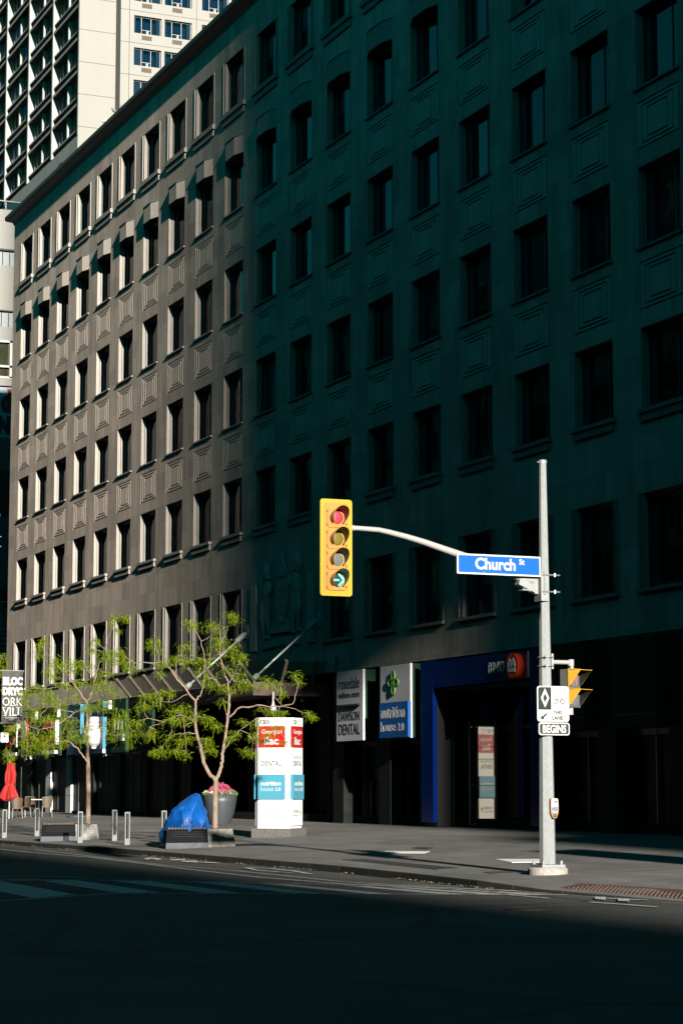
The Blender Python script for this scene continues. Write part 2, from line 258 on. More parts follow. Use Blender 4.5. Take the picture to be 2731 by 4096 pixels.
# measured world positions
TREE2=[[[[-51.734,18.606,0.526,0.068],[-51.661,18.576,1.146,0.0653],[-51.616,18.563,1.517,0.0627],[-51.577,18.561,1.802,0.06]],[[-51.577,18.561,1.802,0.05],[-51.59,18.372,2.013,0.0471],[-51.576,18.233,2.26,0.0443],[-51.523,18.132,2.599,0.0414],[-51.469,18.011,2.969,0.0386],[-51.409,17.928,3.307,0.0357],[-51.345,17.917,3.553,0.0329],[-51.285,17.908,3.78,0.03]],[[-51.285,17.908,3.78,0.027],[-51.357,17.761,3.948,0.0245],[-51.431,17.607,4.171,0.022],[-51.495,17.476,4.339,0.0195],[-51.583,17.294,4.614,0.017],[-51.684,17.097,4.739,0.0145],[-51.861,16.796,4.736,0.012],[-52.007,16.549,4.725,0.0095],[-52.123,16.323,4.895,0.007]],[[-51.495,17.476,4.339,0.012],[-51.467,17.437,4.698,0.0097],[-51.429,17.482,4.852,0.0073],[-51.335,17.631,5.099,0.005]],[[-51.357,17.761,3.948,0.014],[-51.47,17.655,3.913,0.0113],[-51.723,17.448,3.758,0.0087],[-51.915,17.249,3.781,0.006]],[[-51.285,17.908,3.78,0.024],[-51.202,17.989,3.889,0.0217],[-51.106,18.032,4.103,0.0195],[-50.998,18.031,4.408,0.0173],[-50.914,18.026,4.651,0.015],[-50.85,17.975,4.893,0.0127],[-50.778,17.862,5.226,0.0105],[-50.739,17.683,5.528,0.0083],[-50.733,17.582,5.648,0.006]],[[-50.778,17.862,5.226,0.01],[-50.649,17.979,5.283,0.0083],[-50.542,18.058,5.371,0.0067],[-50.446,18.075,5.519,0.005]],[[-50.998,18.031,4.408,0.012],[-50.869,18.196,4.33,0.0103],[-50.803,18.278,4.255,0.0085],[-50.694,18.397,4.03,0.0067],[-50.593,18.525,3.936,0.005]],[[-50.914,18.026,4.651,0.012],[-50.727,18.142,4.798,0.0097],[-50.531,18.266,4.944,0.0073],[-50.404,18.351,5.031,0.005]],[[-51.469,18.011,2.969,0.014],[-51.527,17.834,3.0,0.011],[-51.601,17.63,2.987,0.008],[-51.678,17.441,2.907,0.005]],[[-51.409,17.928,3.307,0.01],[-51.386,17.66,3.131,0.0075],[-51.25,17.558,3.391,0.005]],[[-51.25,17.558,3.391,0.008],[-51.256,17.616,3.041,0.0067],[-51.256,17.677,2.746,0.0053],[-51.282,17.655,2.549,0.004]],[[-51.409,17.928,3.307,0.016],[-51.594,17.604,3.445,0.0123],[-51.845,17.251,3.268,0.0087],[-52.044,16.971,3.128,0.005]],[[-51.845,17.251,3.268,0.01],[-51.899,16.869,3.352,0.0075],[-51.96,16.558,3.276,0.005]],[[-51.899,16.869,3.352,0.008],[-51.982,16.73,3.62,0.004]],[[-51.594,17.604,3.445,0.01],[-51.727,17.461,3.168,0.0083],[-51.766,17.456,3.014,0.0067],[-51.931,17.286,2.656,0.005]],[[-51.577,18.561,1.802,0.047],[-51.555,18.637,2.001,0.0447],[-51.539,18.697,2.168,0.0424],[-51.54,18.709,2.355,0.0401],[-51.538,18.734,2.541,0.0378],[-51.528,18.794,2.946,0.0355],[-51.522,18.843,3.321,0.0332],[-51.521,18.867,3.571,0.0309],[-51.526,18.887,3.916,0.0286],[-51.551,18.854,4.23,0.0263],[-51.566,18.832,4.356,0.024]],[[-51.566,18.832,4.356,0.02],[-51.585,18.765,4.512,0.0175],[-51.598,18.687,4.826,0.015],[-51.607,18.642,4.983,0.0125],[-51.574,18.675,5.265,0.01],[-51.567,18.651,5.516,0.0075],[-51.589,18.577,5.673,0.005]],[[-51.574,18.675,5.265,0.01],[-51.43,18.755,5.51,0.008],[-51.317,18.779,5.755,0.006],[-51.229,18.812,5.925,0.004]],[[-51.607,18.642,4.983,0.01],[-51.513,18.788,5.075,0.007],[-51.397,18.979,5.167,0.004]],[[-51.516,18.84,3.371,0.024],[-51.321,18.994,3.566,0.0221],[-51.178,19.14,3.638,0.0202],[-50.934,19.415,3.684,0.0183],[-50.702,19.693,3.618,0.0164],[-50.504,19.916,3.645,0.0146],[-50.314,20.121,3.703,0.0127],[-50.163,20.147,3.976,0.0108],[-50.054,20.149,4.188,0.0089],[-49.998,20.06,4.369,0.007]],[[-50.504,19.916,3.645,0.008],[-50.448,20.229,3.585,0.0067],[-50.424,20.42,3.494,0.0053],[-50.389,20.608,3.464,0.004]],[[-50.934,19.415,3.684,0.008],[-50.867,19.59,3.497,0.006],[-50.858,19.628,3.386,0.004]],[[-50.504,19.916,3.645,0.008],[-50.457,19.697,3.857,0.0067],[-50.358,19.624,4.099,0.0053],[-50.328,19.446,4.249,0.004]],[[-51.538,18.734,2.541,0.02],[-51.266,18.845,2.848,0.0175],[-51.024,18.986,3.061,0.015],[-50.78,19.159,3.223,0.0125],[-50.591,19.286,3.361,0.01],[-50.362,19.496,3.172,0.0075],[-50.133,19.705,2.985,0.005]],[[-51.024,18.986,3.061,0.01],[-51.014,19.249,2.951,0.008],[-51.077,19.354,2.724,0.006],[-51.156,19.338,2.57,0.004]],[[-51.516,18.84,3.371,0.012],[-51.45,18.721,3.692,0.0085],[-51.409,18.658,3.877,0.005]],[[-51.526,18.887,3.916,0.012],[-51.425,18.963,4.039,0.0097],[-51.277,19.074,4.222,0.0073],[-51.128,19.218,4.343,0.005]],[[-51.551,18.854,4.23,0.01],[-51.447,18.969,4.416,0.008],[-51.359,19.035,4.632,0.006],[-51.265,19.099,4.88,0.004]],[[-51.51,17.415,4.42,0.004],[-51.654,17.609,5.055,0.003]],[[-51.684,17.097,4.739,0.008],[-51.791,17.078,4.988,0.006],[-51.913,17.036,5.244,0.004]]],[[-50.823,17.58,5.685,0.161],[-50.903,17.706,5.633,0.099],[-50.612,18.095,5.624,0.21],[-50.358,18.135,5.484,0.184],[-51.035,18.775,5.829,0.138],[-51.294,18.836,5.994,0.101],[-51.594,18.682,5.329,0.176],[-51.577,18.51,5.198,0.138],[-50.778,17.833,4.763,0.222],[-51.262,17.773,4.787,0.211],[-51.365,17.611,4.789,0.124],[-51.511,17.203,4.757,0.162],[-51.565,17.124,4.696,0.1],[-51.283,17.678,5.16,0.162],[-51.521,17.663,5.08,0.1],[-51.474,17.484,4.855,0.112],[-50.306,18.315,4.994,0.221],[-51.301,18.91,5.191,0.151],[-51.287,19.008,4.816,0.176],[-51.113,19.062,4.921,0.125],[-51.418,18.756,4.567,0.163],[-50.749,18.117,4.768,0.136],[-50.704,18.072,4.271,0.185],[-50.799,18.303,4.144,0.173],[-50.945,17.96,4.465,0.124],[-52.018,16.823,3.902,0.125],[-52.111,17.05,3.953,0.138],[-51.994,17.241,3.989,0.138],[-51.806,17.408,4.028,0.137],[-51.879,17.172,3.772,0.137],[-51.617,17.709,3.621,0.187],[-51.553,17.458,3.554,0.137],[-51.451,17.883,3.432,0.187],[-51.243,18.074,3.366,0.199],[-51.222,18.297,3.306,0.137],[-51.467,17.365,3.364,0.174],[-51.164,17.458,3.295,0.123],[-51.819,18.645,3.17,0.138],[-51.304,18.231,2.813,0.174],[-51.565,18.259,2.663,0.125],[-51.308,17.707,2.87,0.173],[-51.427,17.553,2.779,0.124],[-51.691,17.38,2.906,0.174],[-52.076,17.048,3.036,0.187],[-51.882,16.855,2.937,0.124],[-51.744,17.205,2.566,0.161],[-51.881,17.055,2.537,0.112],[-51.143,17.556,2.485,0.16],[-51.194,17.345,2.558,0.099],[-51.462,18.421,2.582,0.137],[-51.334,19.028,4.161,0.188],[-50.996,19.169,4.211,0.175],[-51.391,19.149,4.448,0.126],[-51.165,19.434,4.13,0.151],[-50.368,19.395,4.281,0.149],[-50.42,19.515,4.192,0.112],[-50.192,19.692,4.155,0.161],[-50.58,19.911,4.001,0.112],[-50.157,20.11,4.408,0.124],[-50.145,20.206,4.255,0.087],[-50.844,19.595,3.571,0.125],[-50.848,19.817,3.531,0.125],[-50.636,19.969,3.495,0.087],[-50.481,20.592,3.486,0.112],[-50.562,20.747,3.428,0.063],[-50.672,19.317,3.21,0.136],[-50.307,19.509,2.999,0.16],[-50.164,19.651,3.138,0.136],[-50.806,19.57,2.813,0.1],[-49.941,19.829,2.767,0.08],[-51.311,19.263,2.572,0.125],[-51.304,19.381,2.498,0.1],[-51.211,19.39,2.957,0.1],[-51.234,18.965,3.003,0.112],[-51.299,18.824,2.848,0.087],[-50.654,18.913,3.266,0.111],[-51.901,17.032,5.306,0.138],[-52.005,17.102,5.063,0.113],[-52.107,16.969,5.191,0.075],[-51.98,16.717,3.62,0.137],[-51.91,16.823,3.681,0.087],[-52.013,16.291,4.67,0.174],[-51.892,16.449,4.593,0.137],[-51.956,16.14,4.975,0.162],[-52.316,16.384,4.863,0.113],[-51.75,17.122,4.488,0.075],[-50.827,19.444,2.844,0.075],[-51.876,16.655,3.244,0.112],[-50.382,18.415,4.018,0.135],[-51.283,18.613,3.778,0.1]]]
TREE1=[[[[-61.162,18.105,0.321,0.07],[-61.086,18.089,0.929,0.0675],[-61.008,18.064,1.572,0.065],[-60.952,18.033,2.073,0.0625],[-60.927,18.022,2.287,0.06]],[[-60.927,18.022,2.287,0.052],[-60.901,17.992,2.788,0.048],[-60.867,17.958,3.433,0.044],[-60.843,17.937,3.863,0.04],[-60.833,17.915,4.114,0.036]],[[-60.927,18.022,2.287,0.03],[-60.895,17.928,2.465,0.0263],[-60.882,17.75,2.657,0.0227],[-60.868,17.482,2.927,0.019],[-60.889,17.316,2.983,0.0153],[-60.931,17.107,2.925,0.0117],[-60.971,16.921,2.818,0.008]],[[-60.833,17.915,4.114,0.026],[-60.914,17.771,4.353,0.022],[-60.986,17.64,4.512,0.018],[-61.042,17.542,4.693,0.014],[-61.133,17.377,4.947,0.01],[-61.152,17.357,5.164,0.006]],[[-61.042,17.542,4.693,0.016],[-61.166,17.37,4.573,0.0138],[-61.253,17.231,4.545,0.0116],[-61.453,16.915,4.469,0.0094],[-61.639,16.593,4.507,0.0072],[-61.744,16.437,4.436,0.005]],[[-60.833,17.915,4.114,0.026],[-60.768,17.992,4.221,0.0237],[-60.678,18.036,4.492,0.0213],[-60.575,18.098,4.776,0.019],[-60.534,18.099,4.932,0.0167],[-60.431,18.161,5.216,0.0143],[-60.376,18.226,5.308,0.012],[-60.281,18.268,5.599,0.0097],[-60.122,18.37,6.031,0.0073],[-59.981,18.456,6.42,0.005]],[[-59.981,18.456,6.42,0.006],[-59.899,18.595,6.505,0.0045],[-59.808,18.792,6.454,0.003]],[[-60.833,17.915,4.114,0.014],[-60.633,18.04,4.324,0.011],[-60.457,18.195,4.428,0.008],[-60.243,18.43,4.351,0.005]],[[-60.575,18.098,4.776,0.01],[-60.516,17.831,4.998,0.008],[-60.441,17.695,5.207,0.006],[-60.426,17.578,5.275,0.004]],[[-60.376,18.226,5.308,0.009],[-60.213,18.409,5.246,0.0073],[-60.044,18.542,5.384,0.0057],[-59.906,18.609,5.557,0.004]],[[-61.133,17.377,4.947,0.009],[-61.305,17.199,5.097,0.0077],[-61.453,17.065,5.319,0.0065],[-61.62,16.906,5.543,0.0052],[-61.709,16.831,5.691,0.004]],[[-60.843,17.937,3.863,0.018],[-61.087,17.643,3.795,0.0147],[-61.297,17.366,3.856,0.0115],[-61.55,17.024,4.019,0.0083],[-61.786,16.715,4.059,0.005]],[[-61.087,17.643,3.795,0.012],[-61.314,17.473,3.526,0.0097],[-61.489,17.408,3.227,0.0073],[-61.631,17.286,3.084,0.005]],[[-61.087,17.643,3.795,0.014],[-61.178,17.227,3.469,0.0122],[-61.236,16.948,3.36,0.0104],[-61.292,16.669,3.301,0.0086],[-61.321,16.439,3.371,0.0068],[-61.34,16.161,3.534,0.005]],[[-61.292,16.669,3.301,0.008],[-61.318,16.532,3.072,0.006],[-61.341,16.396,2.785,0.004]],[[-61.34,16.161,3.534,0.006],[-61.484,15.981,3.392,0.005],[-61.602,15.83,3.286,0.004]],[[-60.867,17.958,3.433,0.014],[-60.802,18.053,3.289,0.0122],[-60.641,18.265,3.344,0.0104],[-60.497,18.445,3.428,0.0086],[-60.269,18.748,3.497,0.0068],[-60.112,18.96,3.531,0.005]],[[-60.641,18.265,3.344,0.009],[-60.556,18.429,3.179,0.0073],[-60.392,18.717,3.106,0.0057],[-60.215,19.038,2.962,0.004]],[[-60.842,17.947,3.648,0.01],[-60.668,18.08,3.788,0.008],[-60.497,18.253,3.82,0.006],[-60.336,18.389,3.924,0.004]],[[-60.876,17.982,3.003,0.008],[-60.906,18.157,3.436,0.006],[-60.944,18.143,3.581,0.004]],[[-61.321,16.439,3.371,0.006],[-61.444,15.978,2.998,0.0045],[-61.482,15.811,2.641,0.003]],[[-61.55,17.024,4.019,0.008],[-61.724,16.852,3.805,0.006],[-61.841,16.737,3.663,0.004]],[[-60.876,17.982,3.003,0.008],[-60.874,17.853,3.073,0.006],[-60.879,17.593,3.179,0.004]]],[[-61.801,16.839,5.77,0.161],[-61.879,16.753,5.495,0.146],[-61.786,16.87,5.916,0.102],[-61.319,17.2,5.315,0.203],[-61.374,17.331,5.088,0.203],[-61.262,17.089,5.201,0.13],[-61.355,16.88,4.984,0.145],[-61.352,17.067,4.843,0.159],[-60.645,17.568,5.215,0.173],[-60.872,17.525,5.009,0.159],[-61.291,17.492,5.247,0.131],[-60.618,17.672,5.18,0.115],[-60.589,18.065,5.872,0.13],[-60.359,17.926,5.567,0.115],[-60.181,18.172,5.455,0.172],[-60.074,18.365,5.36,0.129],[-60.615,17.97,5.15,0.101],[-60.716,18.266,4.945,0.174],[-60.503,18.426,4.937,0.159],[-61.719,16.467,4.45,0.232],[-61.701,16.278,4.389,0.145],[-61.767,16.702,4.565,0.116],[-61.655,16.935,4.419,0.145],[-61.223,16.965,4.366,0.101],[-61.057,17.249,4.616,0.13],[-61.088,17.78,4.663,0.203],[-61.194,17.588,4.556,0.13],[-60.463,18.156,4.678,0.202],[-60.144,18.323,4.524,0.201],[-60.164,18.517,4.385,0.172],[-60.654,18.141,4.492,0.144],[-61.391,16.829,4.169,0.231],[-61.937,16.76,3.883,0.204],[-61.523,17.089,4.149,0.174],[-62.018,16.556,3.956,0.218],[-61.7,16.282,4.158,0.145],[-62.113,16.699,3.656,0.175],[-61.844,16.963,3.593,0.233],[-61.151,17.031,3.646,0.144],[-61.576,17.257,3.95,0.189],[-61.383,17.35,4.075,0.145],[-61.158,17.656,4.288,0.145],[-60.618,17.876,3.984,0.216],[-60.446,17.99,3.908,0.172],[-61.0,17.878,3.867,0.13],[-60.27,18.294,3.921,0.172],[-60.583,18.237,4.146,0.144],[-60.125,18.397,4.06,0.115],[-61.515,16.953,3.223,0.203],[-61.194,17.087,3.253,0.13],[-61.451,16.642,3.075,0.202],[-61.153,16.339,3.173,0.143],[-61.363,16.251,2.984,0.201],[-61.275,15.928,3.337,0.186],[-61.777,15.912,3.291,0.13],[-61.34,16.126,3.426,0.158],[-61.137,16.343,2.71,0.172],[-61.073,16.47,2.817,0.115],[-60.978,16.921,2.925,0.201],[-60.853,16.63,2.885,0.129],[-61.477,17.243,3.081,0.188],[-60.902,17.233,2.89,0.129],[-61.317,17.491,3.44,0.145],[-60.916,17.603,3.215,0.202],[-60.925,17.459,3.071,0.115],[-60.993,16.745,2.696,0.129],[-60.956,17.841,2.989,0.159],[-60.737,17.846,3.357,0.129],[-60.733,17.886,3.106,0.115],[-60.641,18.489,3.432,0.216],[-60.077,18.685,3.705,0.201],[-60.197,18.538,3.564,0.158],[-60.042,18.828,3.42,0.201],[-60.098,18.956,3.566,0.187],[-59.918,19.015,3.205,0.186],[-60.015,18.86,3.099,0.143],[-60.333,18.772,3.213,0.187],[-60.286,18.534,3.102,0.158],[-60.308,19.067,2.914,0.13],[-61.641,15.816,2.643,0.158],[-61.519,15.875,2.485,0.129],[-60.045,18.527,6.513,0.13],[-59.78,18.707,6.485,0.115],[-59.8,18.327,6.332,0.086],[-59.996,18.554,6.136,0.072],[-59.998,18.451,5.487,0.158],[-60.264,18.425,5.213,0.13],[-59.853,18.559,5.266,0.143],[-60.98,17.615,3.576,0.115],[-61.469,17.418,3.696,0.102]]]
TREE0=[[[[-69.288,16.849,0.099,0.07],[-69.107,16.773,1.646,0.06],[-68.906,16.732,3.233,0.05]],[[-68.906,16.732,3.233,0.03],[-68.689,16.857,4.424,0.022],[-68.521,17.047,5.058,0.014],[-68.374,17.315,5.296,0.006]],[[-68.521,17.047,5.058,0.01],[-68.57,17.293,5.626,0.007],[-68.593,17.392,5.87,0.004]],[[-68.906,16.732,3.233,0.03],[-68.629,16.437,4.415,0.018],[-68.309,16.255,5.59,0.006]],[[-68.906,16.732,3.233,0.01],[-68.472,17.144,3.625,0.007],[-68.304,17.302,3.78,0.004]]],[[-68.694,17.418,5.86,0.129],[-68.588,17.338,5.628,0.145],[-68.393,17.366,5.442,0.16],[-68.096,17.357,5.363,0.096],[-68.342,17.308,5.215,0.128],[-68.392,17.244,5.816,0.16],[-68.427,16.942,5.052,0.319],[-68.772,16.874,4.587,0.32],[-68.076,16.369,5.184,0.475],[-68.18,16.219,5.82,0.397],[-68.978,16.193,4.584,0.4],[-68.95,16.977,5.72,0.322],[-68.467,17.057,3.862,0.239],[-68.434,17.311,3.745,0.112]]]
ZEBRA=[[[-38.22, 9.71], [-35.9, 9.68], [-32.88, 9.56], [-32.17, 8.68], [-34.47, 8.76]], [[-38.49, 10.44], [-38.02, 11.05], [-33.02, 10.98], [-33.15, 10.32]], [[-37.59, 11.58], [-37.05, 12.12], [-32.44, 12.11], [-32.6, 11.57]], [[-36.7, 12.7], [-36.11, 13.16], [-31.73, 13.19], [-32.0, 12.75]], [[-35.54, 13.59], [-34.86, 13.88], [-31.17, 14.12], [-31.4, 13.78]], [[-34.27, 14.59], [-33.63, 14.83], [-30.66, 15.11], [-30.88, 14.77]], [[-33.38, 15.0], [-32.83, 15.27], [-30.33, 15.69], [-30.48, 15.35]], [[-32.04, 15.55], [-31.51, 15.84], [-29.93, 16.24], [-30.14, 15.94]]]
LINES=[[[[-31.51, 8.01], [-31.88, 8.57], [-32.97, 10.21], [-32.32, 11.67], [-31.42, 13.38], [-30.62, 14.86], [-29.82, 16.33], [-28.88, 17.96]], 0.12], [[[-38.39, 9.76], [-38.11, 11.08], [-37.37, 11.86], [-35.62, 13.62], [-34.42, 14.66], [-32.95, 15.4], [-31.1, 15.86], [-29.75, 16.67]], 0.1], [[[-57.81, 14.68], [-54.39, 14.65], [-49.93, 14.93], [-42.15, 14.56], [-37.65, 14.44], [-34.65, 14.76], [-33.38, 15.4], [-31.62, 16.13], [-29.83, 16.64]], 0.13], [[[-56.82, 15.37], [-49.68, 15.12], [-44.73, 14.87], [-40.64, 15.13], [-35.45, 15.09], [-34.12, 15.34], [-32.86, 16.19]], 0.08], [[[-40.17, 10.21], [-39.75, 10.92], [-38.93, 11.56]], 0.12], [[[-30.16, 15.57], [-28.85, 15.61]], 0.1], [[[-27.69, 15.64], [-26.18, 15.84]], 0.12], [[[-28.5, 16.39], [-27.2, 16.91]], 0.12], [[[-29.01, 17.35], [-28.06, 17.4]], 0.1]]
BOXES=[[[-28.85, 16.39], [-28.73, 16.51], [-27.97, 16.07], [-28.24, 16.05]], [[-28.33, 16.48], [-28.1, 16.54], [-27.41, 16.14], [-27.68, 16.11]]]
DIAMOND=[[-42.24, 15.83], [-41.47, 16.09], [-40.11, 16.05], [-38.48, 15.77], [-39.58, 15.63], [-40.71, 15.52]]
SYMB=[[[-48.41, 15.67], [-49.09, 16.05], [-48.23, 16.06], [-47.13, 15.59], [-48.03, 15.76], [-47.52, 15.44]], [[-47.73, 16.07], [-47.73, 16.44], [-47.01, 16.22], [-46.87, 15.83]], [[-46.65, 15.96], [-46.5, 16.3], [-45.3, 15.9], [-45.97, 15.76]], [[-45.97, 16.09], [-45.42, 16.3], [-44.7, 16.24], [-45.11, 15.99]]]
TILES=[[[-43.85, 19.8], [-44.16, 20.38], [-43.08, 20.38], [-42.63, 19.7]], [[-38.3, 19.72], [-38.49, 20.26], [-37.65, 20.44], [-36.85, 19.86], [-36.97, 19.51]]]
TACT=[[-30.47, 16.55], [-30.86, 17.16], [-27.36, 17.5], [-26.58, 17.0], [-27.23, 16.93]]
GR=[[[-41.49, 17.67], [-41.19, 18.07], [-36.06, 17.77], [-36.08, 17.25]], [[-34.54, 17.41], [-34.55, 17.88], [-33.78, 17.65], [-33.9, 17.25]], [[-45.25, 20.98], [-45.63, 21.33], [-44.91, 21.4], [-44.24, 20.89]]]
# ------------------------------------------------------------------ the office building
F=28.0; X0=-107.825; DX=3.4075; NC=22; XL=-109.6; XR=-34.5; ZR=31.2
bld=thing('office_building','long eight-storey stone office block with rows of recessed windows filling the picture','building',(-72,28,0.49))
TOPS=[8.93,13.11,17.26,21.41,25.57,29.70]; HS=[2.40,2.09,2.09,2.09,2.09,2.15]
def col(c): return X0+DX*c
holes=[]
for c in range(NC):
    for r in range(6):
        if r==0 and c in (10,11): continue
        if r in (0,5): a,b=col(c)-0.31,col(c)+2.11
        else: a,b=col(c)-0.06,col(c)+1.97
        holes.append((a,b,TOPS[r]-HS[r],TOPS[r]))
    for r in (2,3,4):
        zt=TOPS[r]-HS[r]-0.36; holes.append((col(c)-0.06,col(c)+1.96,zt-1.24,zt))
def wall_holes(mb, x0,x1,z0,z1,y,holes):
    # strip decomposition by Z bands, merged along X
    zs=sorted(set([z0,z1]+[h[2] for h in holes]+[h[3] for h in holes])); zs=[z for z in zs if z0<=z<=z1]
    for a,b in zip(zs,zs[1:]):
        m=(a+b)/2; hs=sorted([(h[0],h[1]) for h in holes if h[2]<m<h[3]]); x=x0
        for p,q_ in hs:
            if p>x: mb.xz(x,p,a,b,y)
            x=q_
        if x<x1: mb.xz(x,x1,a,b,y)
w=MB(); wall_holes(w,XL,XR,5.43,ZR,F,holes)
w.quad((XR,F,0),(XR,60,0),(XR,60,ZR),(XR,F,ZR)); w.quad((XL,60,0),(XL,F,0),(XL,F,ZR),(XL,60,ZR)); w.quad((XR,60,0),(XL,60,0),(XL,60,ZR),(XR,60,ZR))
part('wall',w,M_stone,bld)
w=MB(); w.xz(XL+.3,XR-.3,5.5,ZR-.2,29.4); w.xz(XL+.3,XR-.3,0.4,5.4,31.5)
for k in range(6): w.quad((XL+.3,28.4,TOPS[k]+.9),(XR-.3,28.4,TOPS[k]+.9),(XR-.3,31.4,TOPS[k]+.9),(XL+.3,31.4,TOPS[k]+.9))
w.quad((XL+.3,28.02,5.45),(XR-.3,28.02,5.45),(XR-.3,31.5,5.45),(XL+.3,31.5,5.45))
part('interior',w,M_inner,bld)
w=MB(); w.quad((XL+.4,F+.4,ZR+.1),(XR-.4,F+.4,ZR+.1),(XR-.4,60,ZR+.1),(XL+.4,60,ZR+.1)); part('roof',w,mat('roof_felt',(0.1,0.1,0.1),0.9),bld)
w=MB()
prof=[(0,31.02),(0.04,31.03),(0.07,31.14),(0.20,31.22),(0.34,31.27),(0.42,31.33),(0.43,31.38),(0.43,31.52),(-0.4,31.60)]
vs=[];n=len(prof)
for p,z in prof: vs+= [(XL-p if p>0 else XL,60,z),(XL-p if p>0 else XL,F-p,z),(XR+max(p,0),F-p,z),(XR+max(p,0),60,z)]
w.add(vs,[(i*4+k,i*4+k+1,(i+1)*4+k+1,(i+1)*4+k) for i in range(n-1) for k in range(3)])
part('cornice',w,M_copper,bld)

# window kinds: meshes in local coordinates, origin at lower left of the masonry opening
def surround_A(W,H):
    m=MB(); d=.14; e=.07; d2=.20
    m.quad((0,0,0),(0,0,H),(0,d,H),(0,d,0)); m.quad((W,0,0),(W,d,0),(W,d,H),(W,0,H))
    m.xz(0,e,0,H-.0,d); m.xz(W-e,W,0,H,d)
    m.quad((e,d,0),(e,d,H),(e,d2,H),(e,d2,0)); m.quad((W-e,d,0),(W-e,d2,0),(W-e,d2,H),(W-e,d,H))
    m.quad((0,0,H),(W,0,H),(W,d2,H),(0,d2,H)); m.quad((0,0,0),(0,d2,0),(W,d2,0),(W,0,0)); return m
def surround_B(W,H):
    m=MB()
    for s in (0,1):
        def q(x): return x if s==0 else W-x
        def bx(a,b,y0,y1):
            a,b=sorted((q(a),q(b))); m.box(a,b,y0,y1,0,H)
        bx(0,.08,-.03,.03); bx(.08,.19,.03,.13); bx(.19,.25,.0,.13)
    m.quad((0,0,H),(W,0,H),(W,.2,H),(0,.2,H)); m.quad((0,0,0),(0,.2,0),(W,.2,0),(W,0,0)); return m
def frame_mb(W,H,e):
    m=MB(); d0=.2 if e<.1 else .13; d=.31
    m.quad((e,d0,0),(e,d0,H),(e,d,H),(e,d,0)); m.quad((W-e,d0,0),(W-e,d,0),(W-e,d,H),(W-e,d0,H)); m.quad((e,d0,H-.02),(W-e,d0,H-.02),(W-e,d,H-.02),(e,d,H-.02)); m.quad((e,d0,.01),(e,d,.01),(W-e,d,.01),(W-e,d0,.01))
    m.box(e,e+.17,d,d+.05,.01,H-.02,1); m.box(W-e-.17,W-e,d,d+.05,.01,H-.02,1); m.box(e+.17,W-e-.17,d,d+.05,.01,.10,1); m.box(e+.17,W-e-.17,d,d+.05,H-.10,H-.02,1)
    m.box(W*.62,W*.62+.05,d+.005,d+.04,.10,H-.10,1); m.box(e+.12,e+.15,d-.05,d,H*.45,H*.49,1)
    return m
def pane_mb(W,H,e): return MB().xz(e+.17,W-e-.17,.10,H-.10,.335)
def sill_mb(kind,W):
    m=MB()
    if kind==1: m.box(-.11,W+.11,-.12,.19,-.09,.012); m.box(-.02,W+.02,-.07,-.002,-.30,-.092)
    elif kind==5: m.box(-.08,W+.08,-.12,.19,-.17,.012); m.box(.04,W-.04,-.06,-.002,-.42,-.172)
    elif kind==0: m.box(-.05,W+.05,-.09,.19,-.08,.012)
    else: m.box(-.09,W+.07,-.065,.19,-.045,.012)
    return m
def blind_mb(W,H,t):
    m=MB()
    if t==0: m.xz(W*.45,W-.25,.1,H-.1,.42)
    elif t==1: m.xz(.3,W-.25,H*.55,H-.1,.42)
    else: m.xz(.3,W*.55,.1,H-.1,.44)
    return m
WK={}
for key,(W,H,kind) in {'A':(2.03,2.09,2),'A1':(2.03,2.09,1),'B0':(2.42,2.40,0),'B5':(2.42,2.15,5)}.items():
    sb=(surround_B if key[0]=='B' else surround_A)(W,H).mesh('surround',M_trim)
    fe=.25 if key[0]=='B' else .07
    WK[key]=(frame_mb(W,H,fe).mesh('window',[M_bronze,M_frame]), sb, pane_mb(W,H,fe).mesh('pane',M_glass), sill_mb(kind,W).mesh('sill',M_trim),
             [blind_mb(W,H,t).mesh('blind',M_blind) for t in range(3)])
WKB={}; WKL={}
for key in WK:
    me=WK[key][2].copy(); me.materials[0]=M_glassb; WKB[key]=me
    me=WK[key][2].copy(); me.materials[0]=M_glassl; WKL[key]=me
def cpt(x,y,z):
    p=Vector((x,y,z-1.64)); d=p.dot(FW); return (1365.5+8700*p.dot(RT)/d, 2048-8700*p.dot(UP)/d)
rest=MB(); nwin=0
for c in range(NC):
    for r in range(6):
        if r==0 and c in (10,11): continue
        key={0:'B0',1:'A1',5:'B5'}.get(r,'A'); xo=col(c)-(.31 if r in (0,5) else .06); zo=TOPS[r]-HS[r]
        px,py=cpt(xo+1,F,zo+.6); vis=(-40<px<2731+60) and py>-20
        fm,sm_,pm,slm,bl=WK[key]
        if vis:
            o=part('window',fm,None,bld,True); o.location=Vector((xo,F,zo))-bld.location
            part('surround',sm_,None,o,True); rr=rnd.random(); hasb=(r==1 and c>=11) or rr<.34; part('pane',WKL[key] if c<9 else (pm if not hasb else WKB[key]),None,o,True); part('sill',slm,None,o,True)
            if (r==1 and c in (11,12,13,14,15)): part('blind',bl[0],None,o,True)
            elif (r==1 and c>=16): part('blind',bl[1],None,o,True)
            elif rr<0.34: part('blind',bl[1 if rr<.2 else 2],None,o,True)
            nwin+=1
        else:
            for me in (fm,sm_,slm): rest.add([(v.co.x+xo,v.co.y+F,v.co.z+zo) for v in me.vertices],[tuple(p.vertices) for p in me.polygons],0)
            rest.add([(v.co.x+xo,v.co.y+F,v.co.z+zo) for v in pm.vertices],[tuple(p.vertices) for p in pm.polygons],1)
o=part('window_row',rest,[M_trim,M_glass],bld); o['kind']='stuff'
